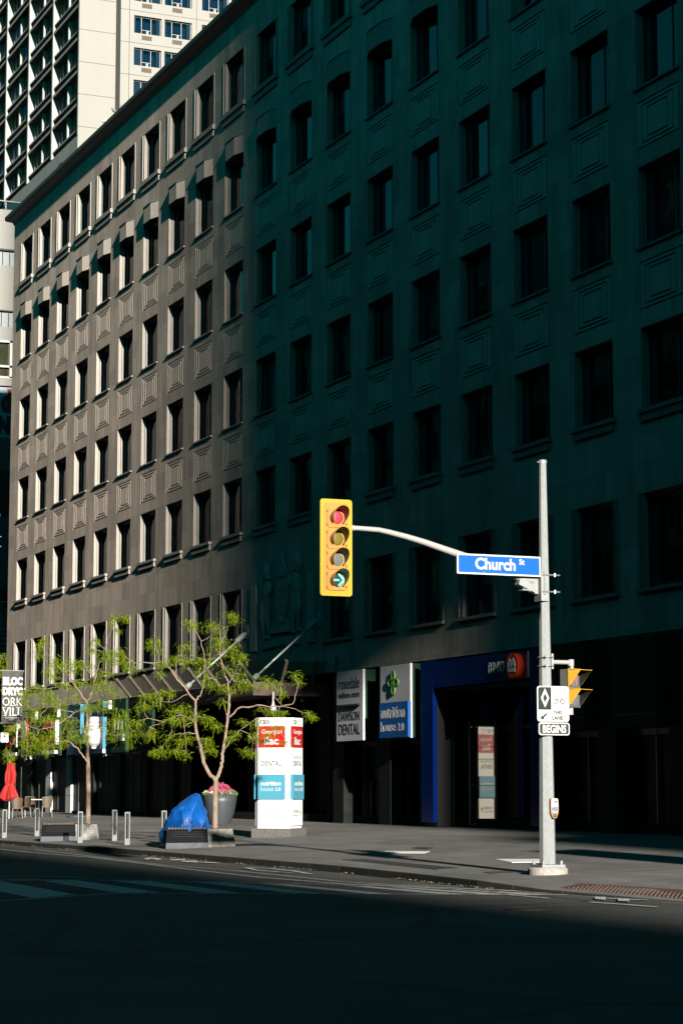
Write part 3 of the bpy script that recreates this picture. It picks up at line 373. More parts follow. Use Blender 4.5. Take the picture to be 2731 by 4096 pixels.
# spandrel panels with three incised rectangles
def spandrel():
    W,H=2.02,1.24; g=.045; d=.032; m=MB()
    xs=[0,g,.255,.255+g,.51,.51+g]; zs=[0,g,.11,.11+g,.22,.22+g]
    def ring(x0,z0,x1,z1,y):   # frame between rect0 and rect1 (inset)
        a=(x0,z0,W-x0,H-z0); b=(x1,z1,W-x1,H-z1)
        m.quad((a[0],y,a[1]),(a[2],y,a[1]),(b[2],y,b[1]),(b[0],y,b[1])); m.quad((a[2],y,a[1]),(a[2],y,a[3]),(b[2],y,b[3]),(b[2],y,b[1]))
        m.quad((a[2],y,a[3]),(a[0],y,a[3]),(b[0],y,b[3]),(b[2],y,b[3])); m.quad((a[0],y,a[3]),(a[0],y,a[1]),(b[0],y,b[1]),(b[0],y,b[3]))
    def wallring(x0,z0,y0,y1):
        a=(x0,z0,W-x0,H-z0)
        m.quad((a[0],y0,a[1]),(a[0],y0,a[3]),(a[0],y1,a[3]),(a[0],y1,a[1])); m.quad((a[2],y0,a[1]),(a[2],y1,a[1]),(a[2],y1,a[3]),(a[2],y0,a[3]))
        m.quad((a[0],y0,a[3]),(a[2],y0,a[3]),(a[2],y1,a[3]),(a[0],y1,a[3])); m.quad((a[0],y0,a[1]),(a[0],y1,a[1]),(a[2],y1,a[1]),(a[2],y0,a[1]))
    for k in range(3):
        a,b=xs[2*k],xs[2*k+1]; za,zb=zs[2*k],zs[2*k+1]
        ring(a,za,b,zb,d); wallring(a,za,0,d); wallring(b,zb,d,0)
        if k<2: ring(b,zb,xs[2*k+2],zs[2*k+2],0)
    m.xz(xs[5],W-xs[5],zs[5],H-zs[5],0); return m
sp=spandrel().mesh('spandrel_panel',M_front)
hm=MB(); P=[(0,0),(.55,-.18),(1.48,-.18),(2.03,0)]
hm.prism(P,(0,0,0),X_,Y_,Z_,.68)
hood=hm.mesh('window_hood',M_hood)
fl=MB(); fl.prism([(-.03,0),(.53,-.215),(1.50,-.215),(2.06,0)],(0,0,.70),X_,Y_,Z_,.03); flm=fl.mesh('flashing',mat('lead_flashing',(0.35,0.38,0.40),0.4,metal=0.3))
restp=MB(); np_=0
for c in range(NC):
    for r in (2,3,4):
        xo=col(c)-.06; zo=TOPS[r]-HS[r]-.36-1.24; px,py=cpt(xo+1,F,zo+.3)
        if -20<px<2790 and py>-10: o=part('spandrel_panel',sp,None,bld,True); o.location=Vector((xo,F,zo))-bld.location
        else: restp.add([(v.co.x+xo,v.co.y+F,v.co.z+zo) for v in sp.vertices],[tuple(p.vertices) for p in sp.polygons])
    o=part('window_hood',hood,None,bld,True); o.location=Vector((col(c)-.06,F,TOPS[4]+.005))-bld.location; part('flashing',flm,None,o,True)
o=part('spandrel_panel_row',restp,M_front,bld); o['kind']='stuff'

# carved coat of arms between the two flat pilasters
def blob(m, cx,cz,rx,rz,ry,n=12,y=F-.02,rings=5,tilt=0):
    vs=[];fs=[];ct,st=math.cos(tilt),math.sin(tilt)
    for i in range(rings):
        t=i/(rings-1)*math.pi/2
        for k in range(n):
            a=2*math.pi*k/n; u=rx*math.cos(t)*math.cos(a); v=rz*math.cos(t)*math.sin(a)
            vs.append((cx+u*ct-v*st, y-ry*math.sin(t), cz+u*st+v*ct))
    for i in range(rings-1):
        for k in range(n): a=i*n+k;b=i*n+(k+1)%n; fs.append((a,b,b+n,a+n))
    m.add(vs,fs)
rl=MB(); rl.sm=False
shield=[(-.55,.85),(.55,.85),(.58,.3),(.5,-.25),(.3,-.65),(0,-.9),(-.3,-.65),(-.5,-.25),(-.58,.3)]
rl.prism(shield,(-71.05,F,8.15),X_,Z_,-Y_,.10)
for k in range(5): rl.box(-71.25,-70.75,F-.13,F-.09,7.45+k*.27,7.62+k*.27)
blob(rl,-71.05,7.45,.34,.2,.2); 
for k in range(7): blob(rl,-71.35+k*.1,9.15+(.25-.09*abs(k-3)),.06,.16,.16)
rl.prism([(-.38,0),(.38,0),(.42,.22),(.2,.5),(.08,.72),(0,.95),(-.08,.72),(-.2,.5),(-.42,.22)],(-71.05,F,9.0),X_,Z_,-Y_,.16); blob(rl,-71.05,9.95,.07,.1,.12)
for sgn,hz in ((-1,9.15),(1,9.25)):          # the two supporters standing either side
    bx=-71.05+sgn*1.15
    blob(rl,bx+sgn*.30,hz+.1,.26,.38,.26,tilt=-sgn*.2); blob(rl,bx+sgn*.08,hz-.1,.14,.11,.22); blob(rl,bx+sgn*.45,hz+.48,.06,.14,.1)
    blob(rl,bx+sgn*.22,hz-.62,.34,.52,.28,tilt=sgn*.12); blob(rl,bx+sgn*.30,hz-1.25,.24,.42,.24)
    for a,b,c_,d_ in ((.02,-1.05,.55,.35),(.45,-1.0,.6,.1)):
        rl.tube([(bx+sgn*a,F-.10,hz+b+.1),(bx+sgn*(a+.12),F-.14,hz+b-.45),(bx+sgn*(a+.02),F-.12,hz+b-.95),(bx+sgn*(a+.02),F-.1,hz+b-1.15)],[.2,.16,.1,.08],8)
        blob(rl,bx+sgn*(a-.03),hz+b-1.2,.17,.1,.18)
    rl.tube([(bx+sgn*.1,F-.12,hz-.45),(bx-sgn*.2,F-.16,hz-.6),(bx-sgn*.35,F-.12,hz-.3)],[.13,.1,.08],8)
    rl.tube([(bx+sgn*.55,F-.06,hz-1.2),(bx+sgn*.78,F-.06,hz-.8),(bx+sgn*.66,F-.06,hz-.3),(bx+sgn*.8,F-.06,hz+.1)],[.05,.05,.04,.07],6)
    for k in range(6): blob(rl,bx+sgn*(.38+.08*math.sin(k)),hz+.32-.16*k,.1,.1,.16)
rl.prism([(-1.15,.02),(.95,.0),(1.0,.28),(-1.1,.30)],(-71.05,F,7.03),X_,Z_,-Y_,.16)
rl.prism([(-1.9,0),(-.25,.06),(-.3,.34),(-1.95,.28)],(-71.05,F,6.53),X_,Z_,-Y_,.12); rl.prism([(-.15,.06),(1.65,0),(1.6,.28),(-.1,.34)],(-71.05,F,6.53),X_,Z_,-Y_,.12)
rl.v=[(v[0],F-(F-v[1])*.5,v[2]) for v in rl.v]
part('relief',rl,M_front,bld)
w=MB()
for a,b in ((-74.05,-73.5),(-68.62,-68.07)): w.box(a,b,F-.07,F-.004,6.53,8.93)
each('pilaster',w,M_front,bld)
w=MB(); w.box(-66.3,-66.0,F-.12,F-.003,5.68,5.92); w.tube([(-66.05,F-.05,5.7),(-66.05,F-.05,5.45)],.02,6); part('junction_box',w,mat('grey_box',(0.25,0.3,0.3),.5),bld)

# ground floor: piers, plinth, shop glazing
pr=[]; k=0; x=-48.97
while x<-36: pr.append((x,x+.86)); x+=3.41
for x in (-52.38,-55.6,-59.4,-62.75,-66.45): pr.append((x,x+.86))
for x in (-69.9,-73.3,-76.7,-80.1,-83.5,-87.0,-90.6,-94.6): pr.append((x,x+.80))
pr+= [(-105.1,-104.3),(-109.6,-108.4)]
pr=[p for p in pr if not (-58.0<p[0]<-52.5)]
for a,b in pr:
    w=MB(); back=29.3 if -80.5<a<-67 else 28.45
    y0=28.9 if -80.5<a<-67 else 28.0
    w.box(a,b,y0,back,0.1,5.42); part('pier',w,M_darkstone,bld)
for a,b in ((-101.72,-100.86),(-98.28,-97.42)):
    w=MB()
    for k in range(6):
        z0=.45+k*.83; z1=z0+.81
        if z1>5.4: z1=5.4
        w.box(a,b,28.0,28.4,z0,z1)
    w.box(a+.01,b-.01,28.015,28.4,.3,5.4,1); part('pier',w,[M_greystone,M_black],bld,label='pale tiled pier')
w=MB(); w.box(-82,-36,28.35,28.42,.1,.75); w.box(-109,-82,28.05,28.115,.1,.6); each('plinth',w,M_darkstone,bld)
w=MB(); w.xz(-109.3,-81,.5,5.4,28.12); part('shop_glazing',w,M_dimglass,bld); w=MB(); w.xz(-81,-66.3,.5,5.4,29.6); w.xz(-66.3,-58.9,.5,5.4,28.5); part('shop_glazing',w,M_shopglass,bld); w=MB(); w.xz(-51.9,-35,.5,5.4,28.5); part('shop_glazing',w,M_dimglass,bld)
w=MB()
x=-109
while x<-36:
    y=29.58 if -81<x<-66.3 else (28.46 if x>-66.3 else 28.16)
    if not(-58.9<x<-51.9): w.box(x,x+.07,y-.06,y,.5,5.4)
    x+=1.13
w.box(-109.3,-81,28.06,28.116,3.05,3.2); w.box(-66,-58.9,28.42,28.48,2.95,3.1); w.box(-51.9,-36,28.42,28.48,2.95,3.1); each('glazing_bar',w,M_bronze,bld)
w=MB()
for x,z0,z1,x1 in ((-50.76,.8,2.88,-50.25),(-47.27,.8,2.95,-46.8)): w.box(x,x1,28.56,28.6,z0,z1)
each('poster',w,mat('dark_blue_poster',(0.01,0.012,0.22),.5),bld)
w=MB(); w.box(-63.9,-63.55,28.40,28.43,1.95,2.25); w.box(-62.6,-62.0,28.40,28.43,2.1,2.3); w.box(-62.3,-62.0,28.38,28.40,1.55,1.9,1)
each('notice',w,[mat('notice_paper',(0.12,0.2,0.25),.6),M_greystone],bld)
# entrance ceiling
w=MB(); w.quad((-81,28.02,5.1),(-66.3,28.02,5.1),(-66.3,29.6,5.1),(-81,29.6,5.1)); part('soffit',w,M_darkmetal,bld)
w=MB(); w.lathe([(.40,.3),(.40,5.05)],-67.2,28.55,24); w.sm=True; each('entrance_column',w,M_darkstone,bld)

M_frost=bpy.data.materials.new('frosted_glass'); M_frost.use_nodes=True
_nt=M_frost.node_tree; _nt.nodes.clear(); _o=_nt.nodes.new('ShaderNodeOutputMaterial'); _m=_nt.nodes.new('ShaderNodeMixShader'); _t=_nt.nodes.new('ShaderNodeBsdfTransparent'); _d=_nt.nodes.new('ShaderNodeBsdfPrincipled')
_d.inputs['Base Color'].default_value=(.5,.53,.45,1); _d.inputs['Roughness'].default_value=.35; _t.inputs[0].default_value=(.8,.85,.78,1); _m.inputs[0].default_value=.5
_nt.links.new(_t.outputs[0],_m.inputs[1]); _nt.links.new(_d.outputs[0],_m.inputs[2]); _nt.links.new(_m.outputs[0],_o.inputs[0])
# entrance canopy
can=part('canopy',MB().box(-80.9,-67.3,25.5,25.62,4.66,5.10).box(-67.42,-67.3,25.62,27.98,4.66,5.10).box(-80.9,-80.78,25.62,27.98,4.66,5.10).box(-80.78,-67.42,25.62,27.98,4.78,4.9),M_maroon,bld)
w=MB()
NF=9
for k in range(NF):
    x=-80.85+k*(13.45/(NF-1))
    w.bar((x,25.56,5.12),(x-.0,24.98,5.80),.09,.16,0,upv=(1,0,0))
for y in (26.5,27.6): w.bar((-67.36,y,5.12),(-66.85,y,5.80),.16,.09,0,upv=(0,1,0))
each('fin',w,mat('tan_fin',(0.17,0.13,0.10),.6),can)
w=MB(); w.quad((-80.9,25.50,5.13),(-67.3,25.50,5.13),(-66.85,24.96,5.78),(-81.2,24.96,5.78)); part('glass_screen',w,M_frost,can); part('glass_screen',MB().quad((-67.3,25.50,5.13),(-67.3,27.98,5.13),(-66.85,27.98,5.78),(-66.85,24.96,5.78)),M_canglass,can)
for xw,xc in ((-67.63,-67.6),(-74.46,-74.4)):
    w=MB(); a=Vector((xw,27.97,7.29)); b=Vector((xc,25.52,5.12))
    d=(b-a); w.tube([a+d*.1,a+d*.95],.035,10); w.tube([a+d*.02,a+d*.06,a+d*.17,a+d*.19],[.05,.10,.10,.04],10); w.tube([a+d*.88,a+d*.9,a+d*.98,b],[.04,.10,.10,.05],10)
    w.prism(circ(.17,20,0,0,.26),(xw,F-.003,7.29),X_,Z_,-Y_,.05); w.sm=False; part('tie_rod',w,mat('pale_steel',(0.5,0.54,0.52),.4,var=.05),can)

# ------------------------------------------------------------------ signs on the ground floor
def sign_box(x0,x1,lab,front,cat='shop sign',name='shop_sign',grp=None,mat_side=M_darkmetal,z0=3.12,z1=5.36):
    t=thing(name,lab,cat,((x0+x1)/2,27.8,z0),grp)
    part('casing',MB().box(x0,x1-.0,27.68,28.34,z0+.005,z1-.005),mat_side,t)
    part('face',MB().box(x0-.02,x1+.005,27.6,27.677,z0,z1),front,t); return t
N_=-Y_
t=sign_box(-65.19,-63.09,'silver sign box reading rosedale wellness centre over DAWSON DENTAL',M_alu)
m_=MB(); text(m_,'rosedale',(-65.02,27.6,4.78),X_,Z_,N_,1.68,.38,.008,-.006); text(m_,'wellness centre',(-65.02,27.6,4.50),X_,Z_,N_,1.68,.19,.008,-.008)
m_.box(-65.05,-63.28,27.53,27.6,4.22,4.28); text(m_,'DAWSON',(-65.02,27.6,3.76),X_,Z_,N_,1.66,.29,.008,-.008); text(m_,'DENTAL',(-65.02,27.6,3.32),X_,Z_,N_,1.7,.34,.008,.0)
part('lettering',m_,mat('letter_grey',(0.03,0.032,0.035),.4),t)
def emblem(m,O,U,V,N,s,t):
    for a in range(4):
        an=a*math.pi/2; ox,oy=math.cos(an)*.62*s,math.sin(an)*.62*s
        rx,ry=(.5*s,.36*s) if a%2==0 else (.36*s,.5*s)
        o1=circ(1,16); n=16; vs=[];fs=[]
        for rr_ in (1.0,.72):
            for (c_,s_) in o1:
                for tt in (0,t): vs.append(Vector(O)+U*(ox+c_*rx*rr_)+V*(oy+s_*ry*rr_)+N*tt)
        for k in range(n):
            k2=(k+1)%n; fs+=[(k*2+1,k2*2+1,2*n+k2*2+1,2*n+k*2+1),(k*2,k2*2,k2*2+1,k*2+1),(2*n+k2*2,2*n+k*2,2*n+k*2+1,2*n+k2*2+1)]
        m.add(vs,fs)
t=sign_box(-61.72,-59.55,'silver sign box with green looped emblem above a blue nutrition house 2.0 panel',M_alu)
m_=MB(); emblem(m_,(-60.7,27.6,4.82),X_,Z_,N_,.34,.06); part('emblem',m_,mat('emblem_green',(0.12,0.28,0.06),.4),t)
bp=part('blue_panel',MB().box(-61.6,-59.50,27.5,27.597,3.15,4.22),M_blue,t)
m_=MB(); text(m_,'nutrition',(-61.48,27.5,3.74),X_,Z_,N_,1.72,.34,.008,.01); text(m_,'house',(-61.48,27.5,3.34),X_,Z_,N_,1.08,.30,.008,-.01); text(m_,'2.0',(-60.25,27.5,3.34),X_,Z_,N_,.45,.24,.008,.0); part('lettering',m_,M_white,bp)
M_bright=mat('bright_white',(0.9,0.9,0.9),.4)
# bank portal
bank=thing('bank_portal','glossy blue BMO portal with white lettering and a round red roundel','bank front',(-55.3,27.9,.5))
part('header',MB().box(-58.12,-51.5,27.7,28.3,4.55,5.34),M_bluegloss,bank)
part('leg',MB().box(-59.03,-58.18,27.7,27.84,.62,5.34),M_bluegloss,bank); part('leg',MB().box(-52.13,-51.45,27.69,27.85,.62,4.545),M_bluegloss,bank); part('leg_shade_core',MB().box(-59.0,-58.22,27.841,28.3,.5,5.3),M_black,bank)  # black core paints the inner side of the left leg as shaded
m_=MB()
def serif_BMO(m,x,z,s,t,U=X_,O_y=27.7):
    def b(a,bb,c,d): m.box(x+a*s,x+bb*s,O_y-t,O_y-.001,z+c*s,z+d*s)
    # B
    text(m,'B',(x+.05*s,O_y,z),X_,Z_,N_,.62*s,1.0*s,t,.0); b(0,.22,0,.06); b(0,.22,.94,1.0)
    text(m,'M',(x+.95*s,O_y,z),X_,Z_,N_,1.05*s,1.0*s,t,.0); b(.85,1.12,0,.06); b(.85,1.05,.94,1.0); b(1.82,2.12,0,.06); b(1.9,2.12,.94,1.0)
    text(m,'O',(x+2.25*s,O_y,z),X_,Z_,N_,.85*s,1.0*s,t,.0)
serif_BMO(m_,-54.52,4.80,.31,.03); part('lettering',m_,M_bright,bank)
rd=part('roundel',MB().prism(circ(.345,32),(-52.75,27.7,4.93),X_,Z_,N_,.2),mat('roundel_red',(0.95,0.07,0.012),.4),bank)
m_=MB()
for pg in ([(-.2,-.17),(.2,-.17),(.2,-.06),(-.2,-.06)],[(-.2,-.05),(-.1,.07),(0,-.04),(.1,.07),(.2,-.05),(.2,.1),(.1,.2),(0,.1),(-.1,.2),(-.2,.1)]): m_.prism(pg,(-52.75,27.5,4.93),X_,Z_,N_,.02)
part('mark',m_,M_bright,rd)
part('light_strip',MB().box(-52.15,-52.13,27.66,27.7,4.6,5.3),mat('led_strip',(0.3,0.6,0.6),.3),bank)
# recess behind the portal
part('doorway_glass',MB().xz(-58.1,-52.2,.5,4.5,29.2),M_shopglass,bank)
m_=MB()
for x in (-58.1,-57.0,-54.4,-52.9): m_.box(x,x+.08,29.1,29.18,.5,4.5)
m_.box(-58.1,-52.2,29.1,29.17,3.3,3.42); part('door_frame',m_,M_bronze,bank)
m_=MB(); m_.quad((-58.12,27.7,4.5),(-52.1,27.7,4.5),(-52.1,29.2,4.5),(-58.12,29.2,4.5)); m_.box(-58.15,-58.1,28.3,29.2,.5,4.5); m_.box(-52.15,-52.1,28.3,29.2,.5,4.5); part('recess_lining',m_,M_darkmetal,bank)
bb=part('window_banner',MB().box(-57.95,-57.05,28.95,28.99,.75,4.1),mat('dark_blue_banner',(0.01,0.05,0.3),.5),bank)
m_=MB(); text(m_,'BM',(-57.65,28.95,2.30),X_,Z_,N_,.58,.27,.01); part('lettering',m_,mat('pale_teal_ink',(0.2,0.4,0.45),.5),bb)
m_=MB(); text(m_,'120 B',(-54.18,29.1,3.60),X_,Z_,N_,.85,.17,.01); part('street_number',m_,mat('teal_ink',(0.05,0.16,0.17),.5),bank)
# angled glass door that mirrors the street
dn=Vector((.571,-.821,0)); du=Vector((.821,.571,0)); dc=Vector((-56.52,28.5,2.05))
m_=MB(); hw=.40
m_.quad(dc-du*hw-Z_*1.45,dc+du*hw-Z_*1.45,dc+du*hw+Z_*1.5,dc-du*hw+Z_*1.5)
dm=bpy.data.materials.new('mirror_glass'); dm.use_nodes=True; b_=dm.node_tree.nodes['Principled BSDF']; b_.inputs['Base Color'].default_value=(.26,.25,.22,1); b_.inputs['Metallic'].default_value=1; b_.inputs['Roughness'].default_value=.03
dr=part('glass_door',m_,dm,bank)
m_=MB()
for s_ in (-1,1): m_.obox(dc+du*(hw+.03)*s_,du*.03,dn*.03,Z_*1.5)
for zz in (-1.47,-.72,-.35,.4,.75,1.52): m_.obox(dc+Z_*zz+dn*.01,du*hw,dn*.012,Z_*.008)
part('door_rail',m_,M_bronze,dr)
# plain dark sign boxes at the right
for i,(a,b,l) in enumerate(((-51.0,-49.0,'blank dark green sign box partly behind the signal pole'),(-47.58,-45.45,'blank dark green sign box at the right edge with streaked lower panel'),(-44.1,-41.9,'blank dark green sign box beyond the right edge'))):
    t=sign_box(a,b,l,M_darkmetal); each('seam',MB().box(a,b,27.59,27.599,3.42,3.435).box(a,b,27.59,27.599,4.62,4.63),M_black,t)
# left-hand shops
t=sign_box(-96.75,-94.55,'plain dark blue sign box with a light blue edge left of the tree trunk',mat('navy_sign',(0.01,0.045,0.16),.4)); part('edge_trim',MB().box(-94.54,-94.46,27.55,27.98,3.12,5.36),M_lblue,t)
t=sign_box(-93.35,-91.1,'dark blue sign box with a white bottle shape and light blue edge',mat('navy_sign',(0.01,0.045,0.16),.4)); part('edge_trim',MB().box(-91.09,-91.0,27.55,27.98,3.3,5.36),M_lblue,t)
part('edge_foot',MB().box(-91.09,-91.0,27.55,27.98,3.12,3.295),M_white,t)
m_=MB(); m_.lathe([(.1,3.32),(.13,3.4),(.3,3.55),(.42,3.8),(.42,4.0),(.3,4.2),(.2,4.28),(.24,4.3),(.24,4.42),(.2,4.44),(.22,4.46),(.22,4.7)],-91.9,27.42,20); m_.sm=False
bt=part('bottle',m_,M_white,t); 
m_=MB(); m_.prism([(-.35,3.55),(.1,3.55),(.1,4.2),(-.35,4.2)],(-92.0,27.02,0),X_,Z_,N_,.01); bl_=part('bottle_label',m_,M_greystone,bt)
m_=MB(); 
for k in range(5): m_.box(-92.3+k*.085,-92.25+k*.085,26.98,27.0,3.98,4.10,1); m_.box(-92.3+k*.085,-92.24+k*.085,26.98,27.0,3.78,3.90,1)
part('bottle_text',m_,[M_lblue,M_blue],bt)
for a_,l_ in ((-86.5,'plain dark sign box just left of the entrance canopy'),(-83.1,'plain dark sign box under the left end of the canopy')): sign_box(a_,a_+2.1,l_,M_darkmetal)
t=sign_box(-89.9,-87.9,'dark sign box with silver Y emblem and small grey YUZUKI board',M_darkmetal); part('small_board',MB().box(-89.4,-88.0,27.5,27.597,3.6,3.88),M_alu,t)
m_=MB(); text(m_,'YUZUKI',(-89.25,27.5,3.64),X_,Z_,N_,1.05,.2,.02,.0); part('lettering',m_,M_bronze,t)
m_=MB()
for k,x in enumerate((-89.2,-88.75,-88.2)): m_.tube([(x,27.52,4.0),(x+.12,27.5,4.1),(x+.15,27.5,4.3),(x+.05,27.52,4.45)],.04,6)
part('emblem',m_,M_steel,t)
for a,b,l in ((-100.5,-98.1,'sign box with thick maroon and white raised letters behind the left tree'),(-107.3,-105.1,'sign box with maroon and white raised letters above the red umbrella')):
    t=sign_box(a,b,l,M_darkstone)
    m_=MB(); text(m_,'grill',(a+.1,27.6,3.62),X_,Z_,N_,1.9,.55,.16,.02)
    for k in range(7): m_.box(a+.3+k*.2,a+.4+k*.2,27.44,27.6,4.4,4.72)
    part('lettering',m_,[mat('maroon_letter',(0.25,0.03,0.025),.35)],t)
    part('end_block',MB().box(b-.18,b+.0,27.42,27.598,3.62,4.75),M_greystone,t)
    part('lower_board',MB().box(a,b-.2,27.45,27.597,3.2,3.36),M_alu,t)
t=thing('hanging_sign','oval white and red hanging sign seen through the left tree','sign',(-103.4,27.3,3.3))
part('board',MB().prism(circ(.55,24,0,0,.62),(-103.3,27.4,4.4),X_,Z_,N_,.06),M_red,t); part('centre',MB().prism(circ(.42,24,0,0,.48),(-103.3,27.33,4.4),X_,Z_,N_,.02),M_white,t); part('tail',MB().prism([(-.5,0),(.5,0),(.45,-.5),(0,-.95),(-.45,-.5)],(-103.3,27.4,3.85),X_,Z_,N_,.06),M_maroon,t)
part('bracket',MB().box(-103.33,-103.27,27.35,28.0,5.0,5.05),M_black,t)
w=MB()
for k in range(11): w.box(-108.8+k*1.1,-108.68+k*1.1,27.9,28.3,3.02,3.2)
for k in range(22): 
    x=-97+k*.42
    if x<-90.9: w.box(x,x+.14,27.7,28.2,3.0,3.1)
each('bracket',w,M_greystone,bld)
for x,z in ((-105.6,4.9),(-101.9,5.0),(-98.0,5.0),(-90.0,5.1)):
    part('light_tube',MB().box(x,x+.09,27.45,27.6,z-.12,z+.25),M_white,bld)
# ------------------------------------------------------------------ ground
def asphalt():
    m=bpy.data.materials.new('asphalt'); m.use_nodes=True; nt=m.node_tree; b=nt.nodes['Principled BSDF']; tc=nt.nodes.new('ShaderNodeTexCoord')
    n=nt.nodes.new('ShaderNodeTexNoise'); n.inputs['Scale'].default_value=38; n.inputs['Detail'].default_value=5
    n2=nt.nodes.new('ShaderNodeTexNoise'); n2.inputs['Scale'].default_value=0.35; n2.inputs['Detail'].default_value=8; n2.inputs['Roughness'].default_value=.7
    v=nt.nodes.new('ShaderNodeTexVoronoi'); v.feature='DISTANCE_TO_EDGE'; v.inputs['Scale'].default_value=0.22
    ns=nt.nodes.new('ShaderNodeTexNoise'); ns.inputs['Scale'].default_value=1.1; ns.inputs['Detail'].default_value=5
    ad=nt.nodes.new('ShaderNodeMix'); ad.data_type='VECTOR'; ad.inputs[0].default_value=.35
    nt.links.new(tc.outputs['Object'],ad.inputs[4]); nt.links.new(tc.outputs['Object'],ns.inputs['Vector']); nt.links.new(ns.outputs['Color'],ad.inputs[5]); 
    for x in (n,n2): nt.links.new(tc.outputs['Object'],x.inputs['Vector'])
    nt.links.new(ad.outputs[1],v.inputs['Vector'])
    cr=nt.nodes.new('ShaderNodeMapRange'); cr.inputs[1].default_value=0.0; cr.inputs[2].default_value=0.02; cr.inputs[3].default_value=.45; cr.inputs[4].default_value=1
    nt.links.new(v.outputs['Distance'],cr.inputs[0])
    a=nt.nodes.new('ShaderNodeMapRange'); a.inputs[1].default_value=.35; a.inputs[2].default_value=.7; a.inputs[3].default_value=.45; a.inputs[4].default_value=1.75; nt.links.new(n.outputs['Fac'],a.inputs[0])
    c=nt.nodes.new('ShaderNodeMapRange'); c.inputs[1].default_value=.3; c.inputs[2].default_value=.7; c.inputs[3].default_value=.6; c.inputs[4].default_value=1.3; nt.links.new(n2.outputs['Fac'],c.inputs[0])
    m1=nt.nodes.new('ShaderNodeMath'); m1.operation='MULTIPLY'; m2=nt.nodes.new('ShaderNodeMath'); m2.operation='MULTIPLY'
    nt.links.new(a.outputs[0],m1.inputs[0]); nt.links.new(c.outputs[0],m1.inputs[1]); nt.links.new(m1.outputs[0],m2.inputs[0]); nt.links.new(cr.outputs[0],m2.inputs[1])
    s=nt.nodes.new('ShaderNodeVectorMath'); s.operation='SCALE'; s.inputs[0].default_value=(.088,.086,.081); nt.links.new(m2.outputs[0],s.inputs['Scale']); nt.links.new(s.outputs[0],b.inputs['Base Color'])
    b.inputs['Roughness'].default_value=.9; b.inputs['Specular IOR Level'].default_value=.25
    bp=nt.nodes.new('ShaderNodeBump'); bp.inputs['Strength'].default_value=.5; bp.inputs['Distance'].default_value=.012; nt.links.new(n.outputs['Fac'],bp.inputs['Height']); nt.links.new(bp.outputs[0],b.inputs['Normal'])
    return m
M_asph=asphalt()
M_pave=stone_mat('granite_paving',(0.225,0.218,0.205),(0.18,0.175,0.165),(0.36,0.35,0.33),1.8,0.9,ms=0.010,axis='XY',bumpd=0.004,rough=.8)
M_kerb_shade=stone_mat('granite_kerb_shaded_face',(0.04,0.04,0.038),(0.03,0.031,0.03),(0.16,0.15,0.13),1.5,4,off=0,ms=0.012)  # street face of the kerb, its shade put into the colour
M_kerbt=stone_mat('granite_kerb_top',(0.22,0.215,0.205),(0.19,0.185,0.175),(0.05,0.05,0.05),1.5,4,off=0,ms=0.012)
def road_paint():
    m=mat('road_paint',(0.6,0.6,0.6),0.75); nt=m.node_tree; b=nt.nodes['Principled BSDF']; tc=nt.nodes.new('ShaderNodeTexCoord')
    n=nt.nodes.new('ShaderNodeTexNoise'); n.inputs['Scale'].default_value=9; n.inputs['Detail'].default_value=8; n.inputs['Roughness'].default_value=.75; nt.links.new(tc.outputs['Object'],n.inputs['Vector'])
    r=nt.nodes.new('ShaderNodeMapRange'); r.inputs[1].default_value=.40; r.inputs[2].default_value=.50; nt.links.new(n.outputs['Fac'],r.inputs[0])
    x=nt.nodes.new('ShaderNodeMix'); x.data_type='RGBA'; x.inputs[6].default_value=(.11,.11,.105,1); x.inputs[7].default_value=(.62,.62,.6,1); nt.links.new(r.outputs[0],x.inputs[0]); nt.links.new(x.outputs[2],b.inputs['Base Color']); return m
M_paint=road_paint()
KY=[(-420,15.9),(-62.4,15.95),(-54.3,16.35),(-45,16.55),(-39.1,16.6),(-34.5,16.35),(-32.4,16.2),(-30.5,16.35),(-26,16.9),(60,17.0)]
KD=[0.13,0.13,0.13,.13,.13,.13,.12,.06,.012,.012]
w=MB().quad((-900,-900,0),(900,-900,0),(900,900,0),(-900,900,0)); single('road',w,M_asph,None,None,kind='structure')
w=MB()
for i in range(len(KY)-1):
    (a,ya),(b,yb)=KY[i],KY[i+1]; ha,hb=KD[i],KD[i+1]
    ka,kb=ya+.16,yb+.16
    za,zb=gz(ka),gz(kb)
    if ha<.1: za=ha
    if hb<.1: zb=hb
    w.quad((a,ka,za),(b,kb,zb),(b,19,gz(19)),(a,19,gz(19))); w.quad((a,19,gz(19)),(b,19,gz(19)),(b,28,gz(28)),(a,28,gz(28)))
    w.quad((a,28,gz(28)),(b,28,gz(28)),(b,300,gz(28)),(a,300,gz(28)))
single('pavement',w,M_pave,None,None,kind='structure')
w=MB()
for i in range(len(KY)-1):
    (a,ya),(b,yb)=KY[i],KY[i+1]; ha,hb=KD[i],KD[i+1]
    za=gz(ya+.16) if ha>.1 else ha; zb=gz(yb+.16) if hb>.1 else hb
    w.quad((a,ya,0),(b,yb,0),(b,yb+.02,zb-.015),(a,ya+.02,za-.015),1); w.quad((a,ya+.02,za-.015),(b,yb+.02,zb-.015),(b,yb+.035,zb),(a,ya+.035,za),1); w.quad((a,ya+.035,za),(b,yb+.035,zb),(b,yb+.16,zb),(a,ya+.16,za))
single('kerb',w,[M_kerbt,M_kerb_shade],None,None,kind='structure')
def poly(w,p,z): w.add([(x,y,z if not callable(z) else z(y)) for x,y in p],[tuple(range(len(p)))])
w=MB()
for k,p in enumerate(ZEBRA): poly(w,p,.004)
single('crosswalk',w,M_paint,None,None,kind='structure')
w=MB()
